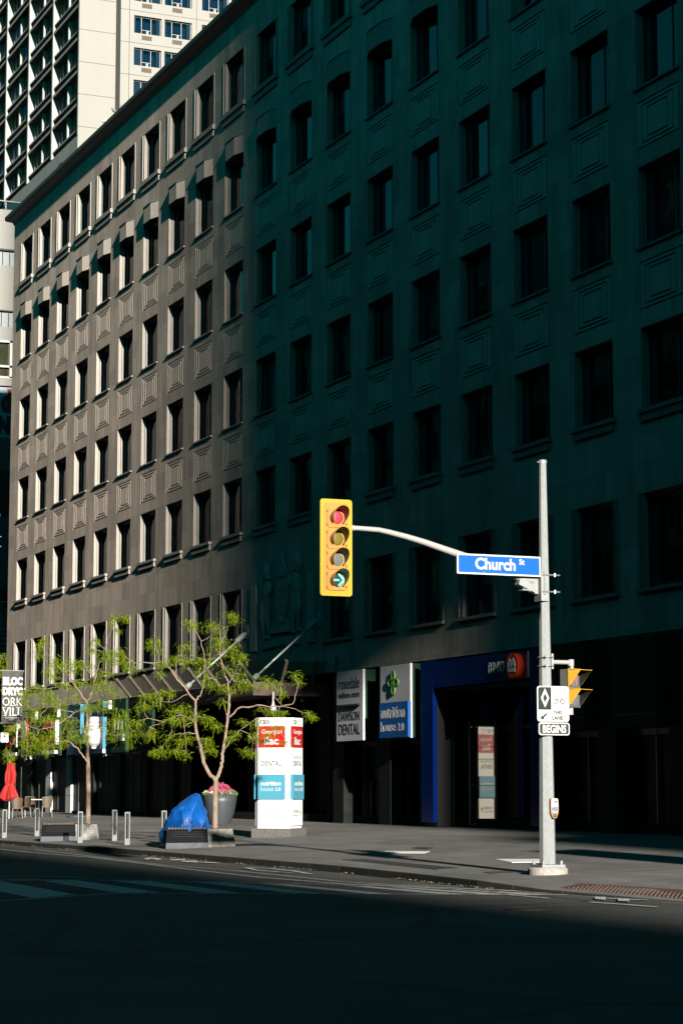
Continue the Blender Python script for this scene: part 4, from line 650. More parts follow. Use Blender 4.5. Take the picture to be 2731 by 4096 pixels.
def line(w,pts,wd,z):
    pts=[Vector((x,y,z)) for x,y in pts]; L=[];
    for i,p in enumerate(pts):
        d=(pts[min(i+1,len(pts)-1)]-pts[max(i-1,0)]); d.normalize(); n=Vector((-d.y,d.x,0))*wd/2; L.append((p+n,p-n))
    for a,b in zip(L,L[1:]): w.quad(a[0],a[1],b[1],b[0])
for i,(p,wd) in enumerate(LINES): line(w,p,wd,.008+.001*i)
line(w,DIAMOND+[DIAMOND[0]],.10,.021)
for p in SYMB+BOXES: poly(w,p,.022)
single('lane_marking',w,M_paint,None,None,kind='structure')
for p in TILES:
    pass
def pz(x,y):
    i=[j for j in range(len(KY)-1) if KY[j][0]<=x<=KY[j+1][0]][0]; t=(x-KY[i][0])/(KY[i+1][0]-KY[i][0])
    def zz(j): return gz(KY[j][1]+.16) if KD[j]>.1 else KD[j]
    ka=KY[i][1]+t*(KY[i+1][1]-KY[i][1])+.16; za=zz(i)+t*(zz(i+1)-zz(i))
    return gz(y) if y>19 else za+(gz(19)-za)*max(0,(y-ka)/(19-ka))
def plate(name,p,z,m,label,cat,grp=None):
    w=MB(); n=len(p); w.add([(x,y,pz(x,y)+z+.003) for x,y in p]+[(x,y,pz(x,y)-.02) for x,y in p],[tuple(range(n))]+[(i,(i+1)%n,n+(i+1)%n,n+i) for i in range(n)])
    return single(name,w,m,label,cat,grp)
M_grate=mat('rusted_iron',(0.085,0.048,0.036),.8,var=.4,vscale=9,bump=.6,bscale=30)
M_cover=mat('cast_iron',(0.045,0.045,0.042),.6,var=.3,vscale=12)
def orient(p):
    s=sum(a[0]*b[1]-b[0]*a[1] for a,b in zip(p,p[1:]+p[:1])); return p if s>0 else p[::-1]
plate('paving_plate',orient([(-44.35,19.95),(-43.25,20.5),(-42.55,20.05),(-43.6,19.5)]),.006,mat('white_plate',(0.9,0.9,0.88),.6),'white square plate set in the paving left of the pole, farther one','paving plate')
plate('paving_plate',orient([(-38.7,19.75),(-37.9,20.35),(-36.6,19.95),(-37.2,19.35)]),.006,mat('white_plate',(0.9,0.9,0.88),.6),'white square plate set in the paving just beside the signal pole','paving plate')
tp=plate('tactile_plate',orient([(-30.5,16.72),(-30.85,17.25),(-27.3,17.85),(-24,18.1),(-24,17.4),(-27.2,17.15)]),.006,M_grate,'rust brown bumpy tactile plate at the dropped kerb right of the pole','tactile plate')
w=MB()
for i in range(60):
    for j in range(7):
        x=-30.3+i*.1; y=16.75+j*.085+(x+30.3)*.10; 
        w.box(x-.02,x+.02,y-.02,y+.02,pz(x,y)+.004,pz(x,y)+.02)
part('stud_field',w,M_grate,tp)['kind']='stuff'
plate('tree_grate',orient(GR[0]),.005,M_cover,'long dark metal drain grating beside the kerb','grating')
plate('utility_cover',orient(GR[1]),.005,M_grate,'small rusty cover plate in the paving near the pole base','cover')
plate('utility_cover',orient(GR[2]),.005,M_cover,'small dark cover plate beyond the white paving plate','cover')
w=MB(); w.lathe([(.33,.0),(.33,.012),(.30,.012),(.30,.006),(.0,.006)],-26.6,14.07,28); single('manhole_cover',w,M_cover,'round iron manhole cover in the shaded road below the pole','manhole cover')
w=MB(); w.box(-38.8,-37.9,9.9,10.6,0,.006); 
for k in range(9): w.box(-38.75,-37.95,9.95+k*.07,9.98+k*.07,.006,.012)
single('road_grate',w,M_cover,'square drain cover inside the crosswalk stripes','drain cover')
# litter of seeds and dry leaves in the gutter
w=MB(); rl2=random.Random(5)
for k in range(900):
    x=-70+rl2.random()*40; i=[j for j in range(len(KY)-1) if KY[j][0]<=x<=KY[j+1][0]][0]; t=(x-KY[i][0])/(KY[i+1][0]-KY[i][0]); y0=KY[i][1]+t*(KY[i+1][1]-KY[i][1])
    if math.sin(x*2.1)+math.sin(x*.9+1)<-.3 : continue
    y=y0-abs(rl2.gauss(0,.10))-.01; s=.012+.018*rl2.random(); a=rl2.random()*6.28
    w.add([(x+s*math.cos(a+q_),y+s*math.sin(a+q_)*.7,.02+.02*rl2.random()) for q_ in (0,1.6,3.1,4.7)],[(0,1,2,3)])
single('dry_leaf_litter',w,mat('dry_litter',(0.34,0.29,0.20),.9,var=.3),'scattered straw coloured litter along the gutter','litter',kind='stuff')
w=MB()
for k in range(260):
    x=-66+rl2.random()*36; y=17+rl2.random()*9; s=.01+.025*rl2.random(); a=rl2.random()*6.28; z=gz(y)+.006
    w.add([(x+s*math.cos(a+q_),y+s*math.sin(a+q_),z) for q_ in (0,1.6,3.1,4.7)],[(0,1,2,3)])
single('paving_litter',w,mat('pale_litter',(0.42,0.40,0.34),.9),'tiny pale scraps scattered over the paving','litter',kind='stuff')

# ------------------------------------------------------------------ background buildings
M_conc=mat('pale_concrete',(0.305,0.295,0.272),.8,var=.05,vscale=.3,streak=4)
M_concg=mat('grey_concrete',(0.40,0.40,0.38),.8,var=.08,vscale=.5,streak=4)
M_joint=mat('panel_joint',(0.12,0.11,0.10),.9)
M_tglass=glass_mat('tower_glass',.35,ior=1.9,coltr=(.5,.75,1))
M_curt=mat('white_curtain',(0.36,0.39,0.41),.9,var=.08,vscale=8)
M_sky=mat('tower_window_dark',(0.012,0.03,0.035),.5,var=.3,vscale=.8,spec=.1); M_skyrefl=mat('tower_window_sky_reflection',(0.02,0.13,0.42),.4,var=.3,vscale=1)  # blue panes have a sky reflection painted into their colour
tw=thing('hotel_tower','tall pale tower with a deeply recessed grid of windows at upper left','building',(-195,60,0))
YT=51.9; XC=-181.45; PW=8.68; ST=3.06; ZB=59.2
w=MB(); w.box(-262,XC-.06,YT+1.02,80,0,130)
part('body',w,M_concg,tw)
w=MB(); w.quad((XC,YT,0),(XC,55.3,0),(XC,55.3,135),(XC,YT,135)); w.quad((XC,55.3,0),(-180,55.3,0),(-180,55.3,135),(XC,55.3,135)); 
part('end_wall',w,M_conc,tw)
w=MB()
for k in range(1,44):
    z=k*2.98+.3; w.box(XC-.01,XC+.012,YT+.0,55.29,z,z+.045)
each('panel_joint',w,M_joint,tw)
w=MB()
for k in range(9):
    x=XC-k*PW; w.box(x-.34,x-.03*(k==0),YT+.001,YT+.75,ZB,131)
    x2=x-PW/2-.2; w.box(x2-.07,x2+.07,YT+.28,YT+.75,ZB,131)
n=0
while ZB+n*ST<130:
    z=ZB+n*ST; w.box(XC-8*PW,XC-.35,YT+.04,YT+.72,z-.28,z-.02); w.box(XC-8*PW,XC-.35,YT+.12,YT+.72,z+.55,z+.70); w.box(XC-8*PW,XC-.35,YT+.4,YT+.72,z-.015,z+.545,1); n+=1
part('window_grid',w,[M_concg,M_black],tw)
ng=0; wf=MB()
for k in range(5):
    for j in range(24):
        for h_ in range(2):
            xa=XC-k*PW-.55-(3.97 if h_ else 0)-.0; xb=xa-3.6; z=ZB+j*ST+.2
            px,py=cpt(xa-1.8,YT,z+1)
            m=MB(); m.box(xb+.1,xa-.1,YT+.60,YT+.66,z+.45,z+2.55)
            m2=MB()
            for q_ in (0,.33,.66,.96): m2.box(xb+.1+q_*3.4,xb+.2+q_*3.4,YT+.52,YT+.60,z+.45,z+2.55)
            m2.box(xb+.1,xa-.1,YT+.52,YT+.60,z+.47,z+.55)
            if -60<px<340 and -20<py<860 and ng<95:
                o=part('window',m2,M_frame,tw); part('pane',m,M_skyrefl if (k>=2 and rnd.random()<.4) else M_sky,o); ng+=1
            else: wf.v; wf.add(m.v,m.f)
o=part('far_window_row',wf,M_sky,tw); o['kind']='stuff'
w=MB(); w.box(XC-6.0,XC-5.0,YT-.02,YT+.1,ZB-2.6,ZB-1.2); part('louvre',w,M_black,tw)
w=MB(); w.xz(XC-78,XC,0,ZB-.3,YT-.01)
for k in range(20): w.box(XC-k*2.17-.03,XC-k*2.17,YT-.014,YT-.004,0,ZB-.3,1)
part('plain_band',w,[M_concg,M_joint],tw)
M_bl2=mat('room_blue',(0.06,0.13,0.26),.6,var=.5,vscale=2)
# projecting wing with square windows
wg=thing('tower_wing','cream wing of the tower with square windows and small brown grilles','building',(-190,65,0))
XW=-180.0; hl=[]; sc=1.0085
wy=[(56.55,59.11),(59.41,61.97),(62.95,65.5),(65.8,68.4)]
for (a,b) in wy:
    for j in range(-3,46):
        z0=9.0+j*2.985; 
        if z0>3: hl.append((a,b,z0,z0+1.63))
w=MB()
zs=sorted(set([0,135]+[h[2] for h in hl]+[h[3] for h in hl]))
for a,b in zip(zs,zs[1:]):
    y=55.3; m_=(a+b)/2
    for p,q_ in sorted((h[0],h[1]) for h in hl if h[2]<m_<h[3]): w.quad((XW,y,a),(XW,p,a),(XW,p,b),(XW,y,b)); y=q_
    w.quad((XW,y,a),(XW,72,a),(XW,72,b),(XW,y,b))
w.box(-200,XW-.9,55.5,72,0,134.9)
part('wall',w,M_conc,wg)
w=MB()
for j in range(-2,46): z=9+j*2.985-.95; w.box(XW-.01,XW+.012,55.3,72,z,z+.04)
w.box(XW-.01,XW+.013,56.08,56.13,0,135); w.box(XW-.01,XW+.013,62.42,62.46,0,135)
part('panel_joint',w,M_joint,wg)
wr=MB(); 
for (a,b,z0,z1) in hl:
    px,py=cpt(XW,(a+b)/2,z0+.8)
    m=MB(); d=.28; x0=XW-d
    m.quad((XW,a,z0),(x0,a,z0),(x0,a,z1),(XW,a,z1)); m.quad((XW,b,z0),(XW,b,z1),(x0,b,z1),(x0,b,z0)); m.quad((XW,a,z1),(x0,a,z1),(x0,b,z1),(XW,b,z1)); m.quad((XW,a,z0),(XW,b,z0),(x0,b,z0),(x0,a,z0))
    fr_=MB(); fx=x0+.05
    for y in (a,a+.72,a+1.62,b-.06): fr_.box(x0,fx,y,y+.06,z0,z1)
    fr_.box(x0,fx,a,b,z0,z0+.06); fr_.box(x0,fx,a,b,z1-.08,z1); fr_.box(x0+.001,fx,a+.78,a+1.62,z0+.38,z0+.43); fr_.box(x0,fx+.02,a+1.2,a+1.42,z0+.06,z0+.36)
    if 440<px<1000 and -60<py<450:
        o=part('window',m,M_conc,wg); part('frame',fr_,M_steel,o); part('pane',MB().quad((x0+.01,a,z0),(x0+.01,b,z0),(x0+.01,b,z1),(x0+.01,a,z1)),M_tglass,o)
        cb=MB(); rr=rnd.random()
        cb.box(x0-.12,x0-.1,a+.02,a+(.28 if rr<.6 else 1.0),z0+.03,z1); cb.box(x0-.12,x0-.1,b-(.38 if rr<.7 else .8),b-.02,z0+.03,z1)
        part('curtain',cb,M_curt,o)
        part('back_wall',MB().quad((x0-.5,a-.2,z0-.2),(x0-.5,b+.2,z0-.2),(x0-.5,b+.2,z1+.2),(x0-.5,a-.2,z1+.2)),M_bl2,o)
        g=MB(); ga=a+.72; g.box(XW-.01,XW+.02,ga,ga+.93,z0-.58,z0-.18)
        for k in range(5): g.box(XW+.02,XW+.03,ga,ga+.93,z0-.55+k*.08,z0-.52+k*.08,1)
        part('grille',g,[mat('brown_grille',(0.09,0.06,0.035),.6),M_joint],wg)
    else: wr.add(m.v,m.f); wr.quad((x0+.01,a,z0),(x0+.01,b,z0),(x0+.01,b,z1),(x0+.01,a,z1))
o=part('far_window_row',wr,M_conc,wg); o['kind']='stuff'
# pale mid-rise just left of the office building
wb=thing('white_office','pale office building with window strips and red letters at the left edge','building',(-133,30,0))
XB=-130.0; Y0,Y1=6+14,60
w=MB()
for a,b in ((34.95,37.45),(31.05,33.9),(26.24,26.8),(29.15,30.0)): w.quad((XB,Y0+8,a),(XB,Y1,a),(XB,Y1,b),(XB,Y0+8,b))
w.box(-150,XB-.25,28,60,23,37.4); w.box(-150,XB+.0,28,60,26.24,26.3)
part('wall',w,M_conc,wb)
w=MB()
for a,b in ((33.9,34.85),(30.0,31.05)): w.quad((XB-.2,28,a),(XB-.2,60,a),(XB-.2,60,b),(XB-.2,28,b))
part('window_strip',w,M_curt,wb)
w=MB(); w.box(XB-.22,XB+.02,28,60,34.85,34.95); w.box(XB-.22,XB+.02,28,60,31.0,31.06)
for y in (32.95,32.5,33.9): w.box(XB-.19,XB-.15,y,y+.05,30,34.85)
part('strip_head',w,M_black,wb)
w=MB(); w.quad((XB-.2,28,26.8),(XB-.2,60,26.8),(XB-.2,60,29.15),(XB-.2,28,29.15)); part('pane',w,mat('green_glass',(0.05,0.05,0.025),.1,var=.3,vscale=1),wb)
w=MB()
for z in (29.02,27.45,26.76): w.box(XB-.2,XB+.03,28,60,z,z+.13)
for y in (28.6,30.9,33.05,35.3): w.box(XB-.2,XB+.03,y,y+.17,26.8,29.15)
part('window_frame',w,M_white,wb)
w=MB(); w.quad((XB,28,37.5),(XB,60,37.5),(XB,60,38.0),(XB,28,38.0)); part('glass_rail',w,M_tglass,wb)
w=MB(); w.box(XB-.02,XB+.02,28,60,37.97,38.03); 
for y in (31.0,32.6,34.2): w.box(XB-.02,XB+.02,y,y+.05,37.45,38)
part('handrail',w,M_steel,wb)
sg=part('sign_band',MB().quad((XB+.02,24,23.05),(XB+.02,60,23.05),(XB+.02,60,26.2),(XB+.02,24,26.2)),mat('pale_blue_sign',(0.30,0.36,0.45),.5),wb)
m_=MB(); text(m_,'d',(XB+.02,32.55,24.65),Y_,Z_,X_,.62,1.45,.12,.05); text(m_,'NI',(XB+.02,32.4,23.3),Y_,Z_,X_,.95,1.1,.12,.05); part('lettering',m_,mat('dark_red_letter',(0.35,0.01,0.02),.4),sg)
w=MB(); w.box(-150,XB,27,60,0,23.04); part('podium',w,mat('podium_dark',(0.06,0.075,0.075),.6,var=.3,vscale=.4),wb)
w=MB()
for z0,z1 in ((18.2,21.0),(12.5,13.6)): w.box(XB,XB+.05,28,45,z0,z1)
for k in range(7): w.box(XB,XB+.08,28,45,9.4+k*.3,9.5+k*.3,1)
part('podium_band',w,[M_black,mat('louvre_blue',(0.15,0.22,0.3),.5)],wb)
# two short lit rails seen in the gap
for z,y,l in ((11.4,28.75,'upper'),(10.98,29.05,'lower')):
    w=MB(); w.box(-113.1,-113.0,y-.25,y+.25,z,z+.06); w.tube([(-113.05,y-.2,z),(-113.05,y-.2,9.8)],.012,5); 
    single('awning_rail',w,M_white,'short white rail in the dark gap left of the office block, %s one'%l,'rail')
# ------------------------------------------------------------------ blocks across and along the street (outside the frame; they shade it)
M_opp=mat('brick_opposite',(0.06,0.075,0.065),.8,var=.15,vscale=.5)
M_oppp=mat('opposite_panel',(0.55,0.58,0.52),.8)
M_oppw=mat('opposite_window',(0.03,0.05,0.06),.15)
def block(name,lab,x0,x1,y0,y1,h,face,loc):
    t=thing(name,lab,'building',loc); part('wall',MB().box(x0,x1,y0,y1,0,h),M_opp,t); w=MB()
    z=4
    while z<h-3:
        x=x0+1
        while x<x1-2 and z<45: w.box(x,x+1.6,face,face+.05,z,z+2); w.box(x+1.7,x+3.3,face,face+.04,z-.6,z+2.4,1) if (int(x)*7+int(z)*3)%5<2 else None; x+=3.4
        z+=3.8
    part('window_row',w,[M_oppw,M_oppp],t).__setitem__('kind','stuff'); return t
block('tower_block','tall slab across the street far to the right, outside the picture',115,380,-40,-8,57.5,-8,(200,-20,0))
block('brick_block','mid-height block across the street behind the viewer, outside the picture',-40,110,-40,-8,34,-8,(10,-20,0))
block('brick_block','long block across the street opposite the office building, outside the picture',-460,-43,-40,-10,38,-10,(-120,-20,0))
t=thing('corner_shade_slab','unseen slab in place of the next corner building, cut so its edge shades the facade, outside the picture','building',(80,40,0))
part('base',MB().box(60,62,12.5,80,0,31),M_opp,t); part('middle',MB().box(60,62,14.45,80,31.01,39.8),M_opp,t); part('shaft',MB().box(60,62,12.2,80,39.81,98),M_opp,t)  # thin unseen slab, set back midway so sun reaches the shop signs
w=MB(); w.box(-24.8,-24.6,20.0,21.2,.2,4.9); w.tube([(-24.7,20.6,.2),(-24.7,20.6,1)],.2,10); single('shadow_panel',w,M_darkmetal,'unseen upright panel added just outside the right edge to shadow the pavement','panel')  # unseen panel added to cast the shadow patch on the paving
# ------------------------------------------------------------------ signal pole
M_galv=mat('galvanised_steel',(0.29,0.31,0.315),.5,metal=.1,var=.12,vscale=14)
M_galvw=mat('pale_pipe',(0.36,0.355,0.34),.4,var=.04)
M_sy=mat('signal_yellow',(0.42,0.21,0.035),.4,var=.02)
M_sy2=mat('fluorescent_yellow',(0.43,0.285,0.01),.4)
M_so=mat('signal_orange',(0.42,0.165,0.008),.35)
PX,PY=-33.06,17.88; PZ=gz(PY)
pole=thing('signal_pole','tall octagonal galvanised traffic signal pole with a curved mast arm','pole',(PX,PY,PZ))
w=MB(); vs=[];fs=[];n=8
for z,r in ((PZ+.17,.142),(7.24,.062)):
    for k in range(n): a=R(22.5+8)+2*math.pi*k/n; vs.append((PX+r*math.cos(a),PY+r*math.sin(a),z))
w.add(vs,[(k,(k+1)%n,(k+1)%n+n,k+n) for k in range(n)]+[tuple(range(7,-1,-1)),tuple(range(8,16))])
part('shaft',w,M_galv,pole)
w=MB(); w.lathe([(.068,7.22),(.072,7.27),(.06,7.29)],PX,PY,8); w.tube([(PX,PY-.07,7.25),(PX,PY-.11,7.25)],.008,5); part('cap',w,M_galv,pole)
w=MB(); w.box(PX-.22,PX+.22,PY-.22,PY+.22,PZ+.12,PZ+.165)
for sx in (-1,1):
    for sy in (-1,1): w.tube([(PX+sx*.17,PY+sy*.17,PZ+.165),(PX+sx*.17,PY+sy*.17,PZ+.23)],.028,6)
part('base_plate',w,M_galv,pole)
part('footing',MB().lathe([(.34,PZ-.05),(.34,PZ+.09),(.31,PZ+.119)],PX,PY,28),mat('rough_concrete',(0.36,0.34,0.31),.9,var=.25,vscale=12,bump=.4),pole)
AX=-33.12
arm=[(14.1,5.94),(14.42,5.94),(14.78,5.93),(14.97,5.90),(15.3,5.835),(15.62,5.76),(16.09,5.63),(16.6,5.49),(17.03,5.37),(17.45,5.23),(17.66,5.13)]
w=MB(); w.tube([(AX,y,z) for y,z in arm],[.042,.042,.044,.047,.05,.054,.060,.068,.075,.082,.085],16); w.sm=True
part('mast_arm',w,M_galvw,pole)
w=MB(); w.prism([(17.40,5.20),(17.80,5.23),(17.80,4.96),(17.75,4.94),(17.38,5.10)],(AX-.08,0,0),Y_,Z_,X_,.16)
w.box(AX-.05,AX+.085,17.44,17.8,5.0,5.02); 
for k in range(3): w.tube([(AX+.10,17.46+k*.11,5.03-k*.04),(AX+.12,17.46+k*.11,5.03-k*.04)],.012,6)
w.box(PX-.12,PX+.13,PY-.13,PY+.02,4.82,5.3)
part('arm_bracket',w,M_galv,pole)
w=MB()
for z in (5.27,4.98): w.tube([(PX+.14,PY-.11,z),(PX+.14,PY+.23,z)],.012,6); w.tube([(PX-.14,PY+.13,z),(PX+.15,PY+.13,z)],.01,6); w.lathe([(.024,z-.03),(.024,z+.03)],PX+.14,PY+.13,8)
w.box(PX+.125,PX+.145,PY-.08,PY-.04,4.93,5.32)
for z in (3.86,3.71): w.lathe([(.136-.0,z-.008),(.136,z+.008)],PX,PY,24,cap=False); w.tube([(PX+.14,PY-.07,z),(PX+.165,PY-.07,z)],.016,6)
part('clamp_bolt',w,mat('zinc_bolt',(0.4,0.42,0.43),.35,metal=.6),pole)
w=MB(); w.tube([(PX+.02,PY-.1,4.9),(PX+.04,PY-.09,4.7),(PX,PY-.11,4.45)],.009,6); part('cable',w,M_black,pole)
w=MB(); w.prism(rrect(.14,.44,.05),(PX-.05,PY+.115,.82),X_,Z_,Y_,.02); part('hand_hole_cover',w,M_galv,pole)
# main signal head, four sections
sig=thing('traffic_signal','yellow four-section traffic signal hanging on the mast arm, green right arrow lit','traffic signal',(-33.0,13.975,4.8))
SX=-33.03; sy,sz=13.975,5.59
tl=R(.7); U=Vector((0,math.cos(tl),-math.sin(tl)*0)); 
w=MB(); w.prism(rrect(.575,1.615,.05,6),(SX-.02,sy,sz),Y_,Z_,X_,.015); part('backboard',w,M_sy2,sig)
w=MB(); w.prism(rrect(.43,1.45,.01,1),(SX-.005,sy-.005,sz+.015),Y_,Z_,X_,.004); part('backboard_centre',w,M_sy,sig)
part('housing',MB().prism(rrect(.34,1.40,.02,2),(SX-.2,sy,sz),Y_,Z_,X_,.17),M_sy,sig)
def visor(cy,cz,x0,r,L,n=26,a0=-48,a1=228,slant=.30):
    mo=MB(); mi=MB(); vo=[];vi=[]
    for i in range(n+1):
        a=R(a0+(a1-a0)*i/n); t=(math.sin(a)+1)/2; l=L*(slant+(1-slant)*min(1,t*1.15))
        for rr,V in ((r,vo),(r-.006,vi)): V.append((x0,cy+rr*math.cos(a),cz+rr*math.sin(a))); V.append((x0+l,cy+rr*math.cos(a),cz+rr*math.sin(a)+.18*l))
    f=[(2*i,2*i+1,2*i+3,2*i+2) for i in range(n)]
    mo.add(vo,f); k=len(vo); mo.add([vo[2*i+1] for i in range(n+1)]+[vi[2*i+1] for i in range(n+1)],[(i,i+1,n+2+i,n+1+i) for i in range(n)])
    mi.add(vi,[g[::-1] for g in f]); mo.sm=False; return mo,mi
lens=[(6.085,'signal_lens',mat('red_lens',(0.33,0.018,0.03),.4,emit=((1,.02,.03),.55))),(5.73,'signal_lens',mat('amber_lens',(0.15,0.12,0.015),.3,var=.1)),(5.385,'signal_lens',mat('clear_lens',(0.13,0.14,0.14),.25)),(5.04,'signal_lens',mat('dark_lens',(0.03,0.035,0.035),.2))]
for cz,nm,mt in lens:
    cy=13.985
    dr=part('section_door',MB().prism(rrect(.315,.325,.02,3),(SX-.03,cy-.005,cz+.0),Y_,Z_,X_,.045).tube([(SX+.01,cy-.168,cz-.15),(SX+.01,cy-.168,cz+.15)],.008,6),M_sy,sig)
    m_=MB(); 
    for dz in (-.11,.11): m_.box(SX,SX+.03,cy-.185,cy-.16,cz+dz-.015,cz+dz+.015)
    m_.box(SX,SX+.03,cy+.16,cy+.18,cz-.11,cz-.09); each('hinge',m_,M_so,dr)
    m_=MB(); vs=[];fs=[]; n=24
    for i in range(5):
        t=i/4*math.pi/2; 
        for k in range(n): a=2*math.pi*k/n; vs.append((SX+.02+.014*math.sin(t),cy+.108*math.cos(t)*math.cos(a),cz+.108*math.cos(t)*math.sin(a)))
    m_.add(vs,[(i*n+k,i*n+(k+1)%n,(i+1)*n+(k+1)%n,(i+1)*n+k) for i in range(4) for k in range(n)]); m_.sm=True
    part('lens',m_,mt,dr)
    mo,mi=visor(cy,cz,SX+.012,.135,.27)
    mv=part('visor',mo,M_so,dr); part('visor_lining',mi,M_black,mv)
m_=MB(); ax=SX+.075; cy,cz=13.985,5.04
m_.bar((ax,cy-.095,cz),(ax,cy+.01,cz),.004,.028); m_.bar((ax,cy+.0,cz+.10),(ax,cy+.095,cz-.0),.004,.026); m_.bar((ax,cy+.095,cz+.005),(ax,cy-.0,cz-.095),.004,.026)
part('arrow',m_,mat('green_arrow_led',(0.1,0.9,0.7),.4,emit=((.08,.95,.72),1.0)),sig)
part('arm_coupling',MB().tube([(SX-.1,14.1,5.94),(SX-.1,14.34,5.94)],.05,12),M_galv,sig)
# Church St name sign
M_blade=mat('street_sign_blue',(0.0,0.10,0.40),.35)
ns=thing('street_name_sign','blue street name sign with white border reading Church St, beside the pole','sign',(-32.95,17.0,5.2))
SXn=-32.94; part('blade',MB().prism(rrect(1.60,.345,.008,1),(SXn-.03,16.955,5.405),Y_,Z_,X_,.025),M_white,ns)
part('blue_field',MB().prism(rrect(1.545,.29,.006,1),(SXn-.005,16.955,5.405),Y_,Z_,X_,.003),M_blade,ns)
m_=MB(); text(m_,'Church',(SXn-.002,16.495,5.315),Y_,Z_,X_,.77,.205,.002,.03); text(m_,'St',(SXn-.002,17.335,5.425),Y_,Z_,X_,.105,.10,.002,.02)
part('lettering',m_,M_white,ns)
m_=MB()
for y,z in ((16.70,5.55),(17.68,5.55),(16.65,5.27)): m_.tube([(SXn-.002,y,z),(SXn+.012,y,z)],.016,8)
part('rivet',m_,M_steel,ns)
# reserved bicycle lane sign and tab
bs=thing('lane_sign','white and black diamond bicycle THIS LANE sign on the pole','sign',(-32.9,17.93,3.05))
BX_=-32.885; cy=17.93; N1=X_
part('panel',MB().prism(rrect(.615,.605,.05,5),(BX_-.02,cy,3.055),Y_,Z_,X_,.018),M_white,bs)
M_ink=mat('sign_black',(0.015,0.025,0.022),.4)
m_=MB(); y0=cy-.3075
m_.prism([(y0+.025,2.975-.02),(y0+.27,2.975-.02),(y0+.27,3.335),(y0+.045,3.335),(y0+.025,3.315)],(BX_,0,0),Y_,Z_,X_,.0015)
for a,b in (((y0+.02,2.78),(y0+.02,3.32)),((y0+.6-.01,2.78),(y0+.6-.01,3.32)),((y0+.04,2.768),(y0+.57,2.768)),((y0+.04,3.342),(y0+.57,3.342))): m_.bar((BX_+.001,a[0],a[1]),(BX_+.001,b[0],b[1]),.002,.004,upv=(0,1,0) if a[0]==b[0] else (0,0,1))
# arrow
m_.prism([(y0+.175,2.90),(y0+.195,2.885),(y0+.12,2.815),(y0+.145,2.80),(y0+.065,2.785),(y0+.075,2.865),(y0+.095,2.84)],(BX_,0,0),Y_,Z_,X_,.0015)
text(m_,'THIS',(BX_,y0+.305,2.875),Y_,Z_,X_,.17,.066,.0015,.03); text(m_,'LANE',(BX_,y0+.285,2.785),Y_,Z_,X_,.21,.066,.0015,.03)
def ring(m,cy_,cz_,r,t,x,n=28):
    vs=[];
    for rr in (r,r-t):
        for k in range(n): a=2*math.pi*k/n; vs.append((x,cy_+rr*math.cos(a),cz_+rr*math.sin(a)))
    m.add(vs,[(k,(k+1)%n,n+(k+1)%n,n+k) for k in range(n)])
wy0,wy1,wz=y0+.355,y0+.49,3.10
ring(m_,wy0,wz,.044,.012,BX_+.002); ring(m_,wy1,wz,.044,.012,BX_+.002)
for a,b in (((wy0,wz),(wy0+.035,wz+.085)),((wy0+.035,wz+.085),(wy0+.06,wz+.088)),((wy0+.025,wz+.055),(wy1-.03,wz+.055)),((wy0+.022,wz+.04),(wy1-.055,wz-.01)),((wy1-.055,wz-.01),(wy1-.03,wz+.065)),((wy1-.055,wz-.01),(wy1,wz)),((wy1,wz),(wy1-.03,wz+.055)),((wy1-.045,wz+.067),(wy1-.018,wz+.067))): m_.bar((BX_+.002,*a),(BX_+.002,*b),.003,.009,upv=(1,0,0))
part('black_print',m_,M_ink,bs)
m_=MB(); dc_=(y0+.15,3.155); 
o_=[(0,.165),(.08,0),(0,-.165),(-.08,0)]; i_=[(0,.082),(.04,0),(0,-.082),(-.04,0)]
vs=[(BX_+.003,dc_[0]+u,dc_[1]+v) for u,v in o_+i_]; m_.add(vs,[(k,(k+1)%4,4+(k+1)%4,4+k) for k in range(4)]); part('diamond',m_,M_white,bs)
bt=thing('lane_sign_tab','small black tab reading BEGINS under the bicycle lane sign','sign',(-32.9,17.95,2.63))
part('panel',MB().prism(rrect(.595,.215,.045,5),(BX_-.02,17.945,2.63),Y_,Z_,X_,.018),M_white,bt); part('black_field',MB().prism(rrect(.555,.175,.035,5),(BX_-.002,17.945,2.63),Y_,Z_,X_,.003),M_ink,bt)
m_=MB(); text(m_,'BEGINS',(BX_+.001,17.72,2.56),Y_,Z_,X_,.455,.14,.002,.035); part('lettering',m_,M_white,bt)
m_=MB()
for z in (2.715,2.545): m_.tube([(BX_,17.945,z),(BX_+.012,17.945,z)],.010,8)
part('bolt',m_,M_steel,bt)
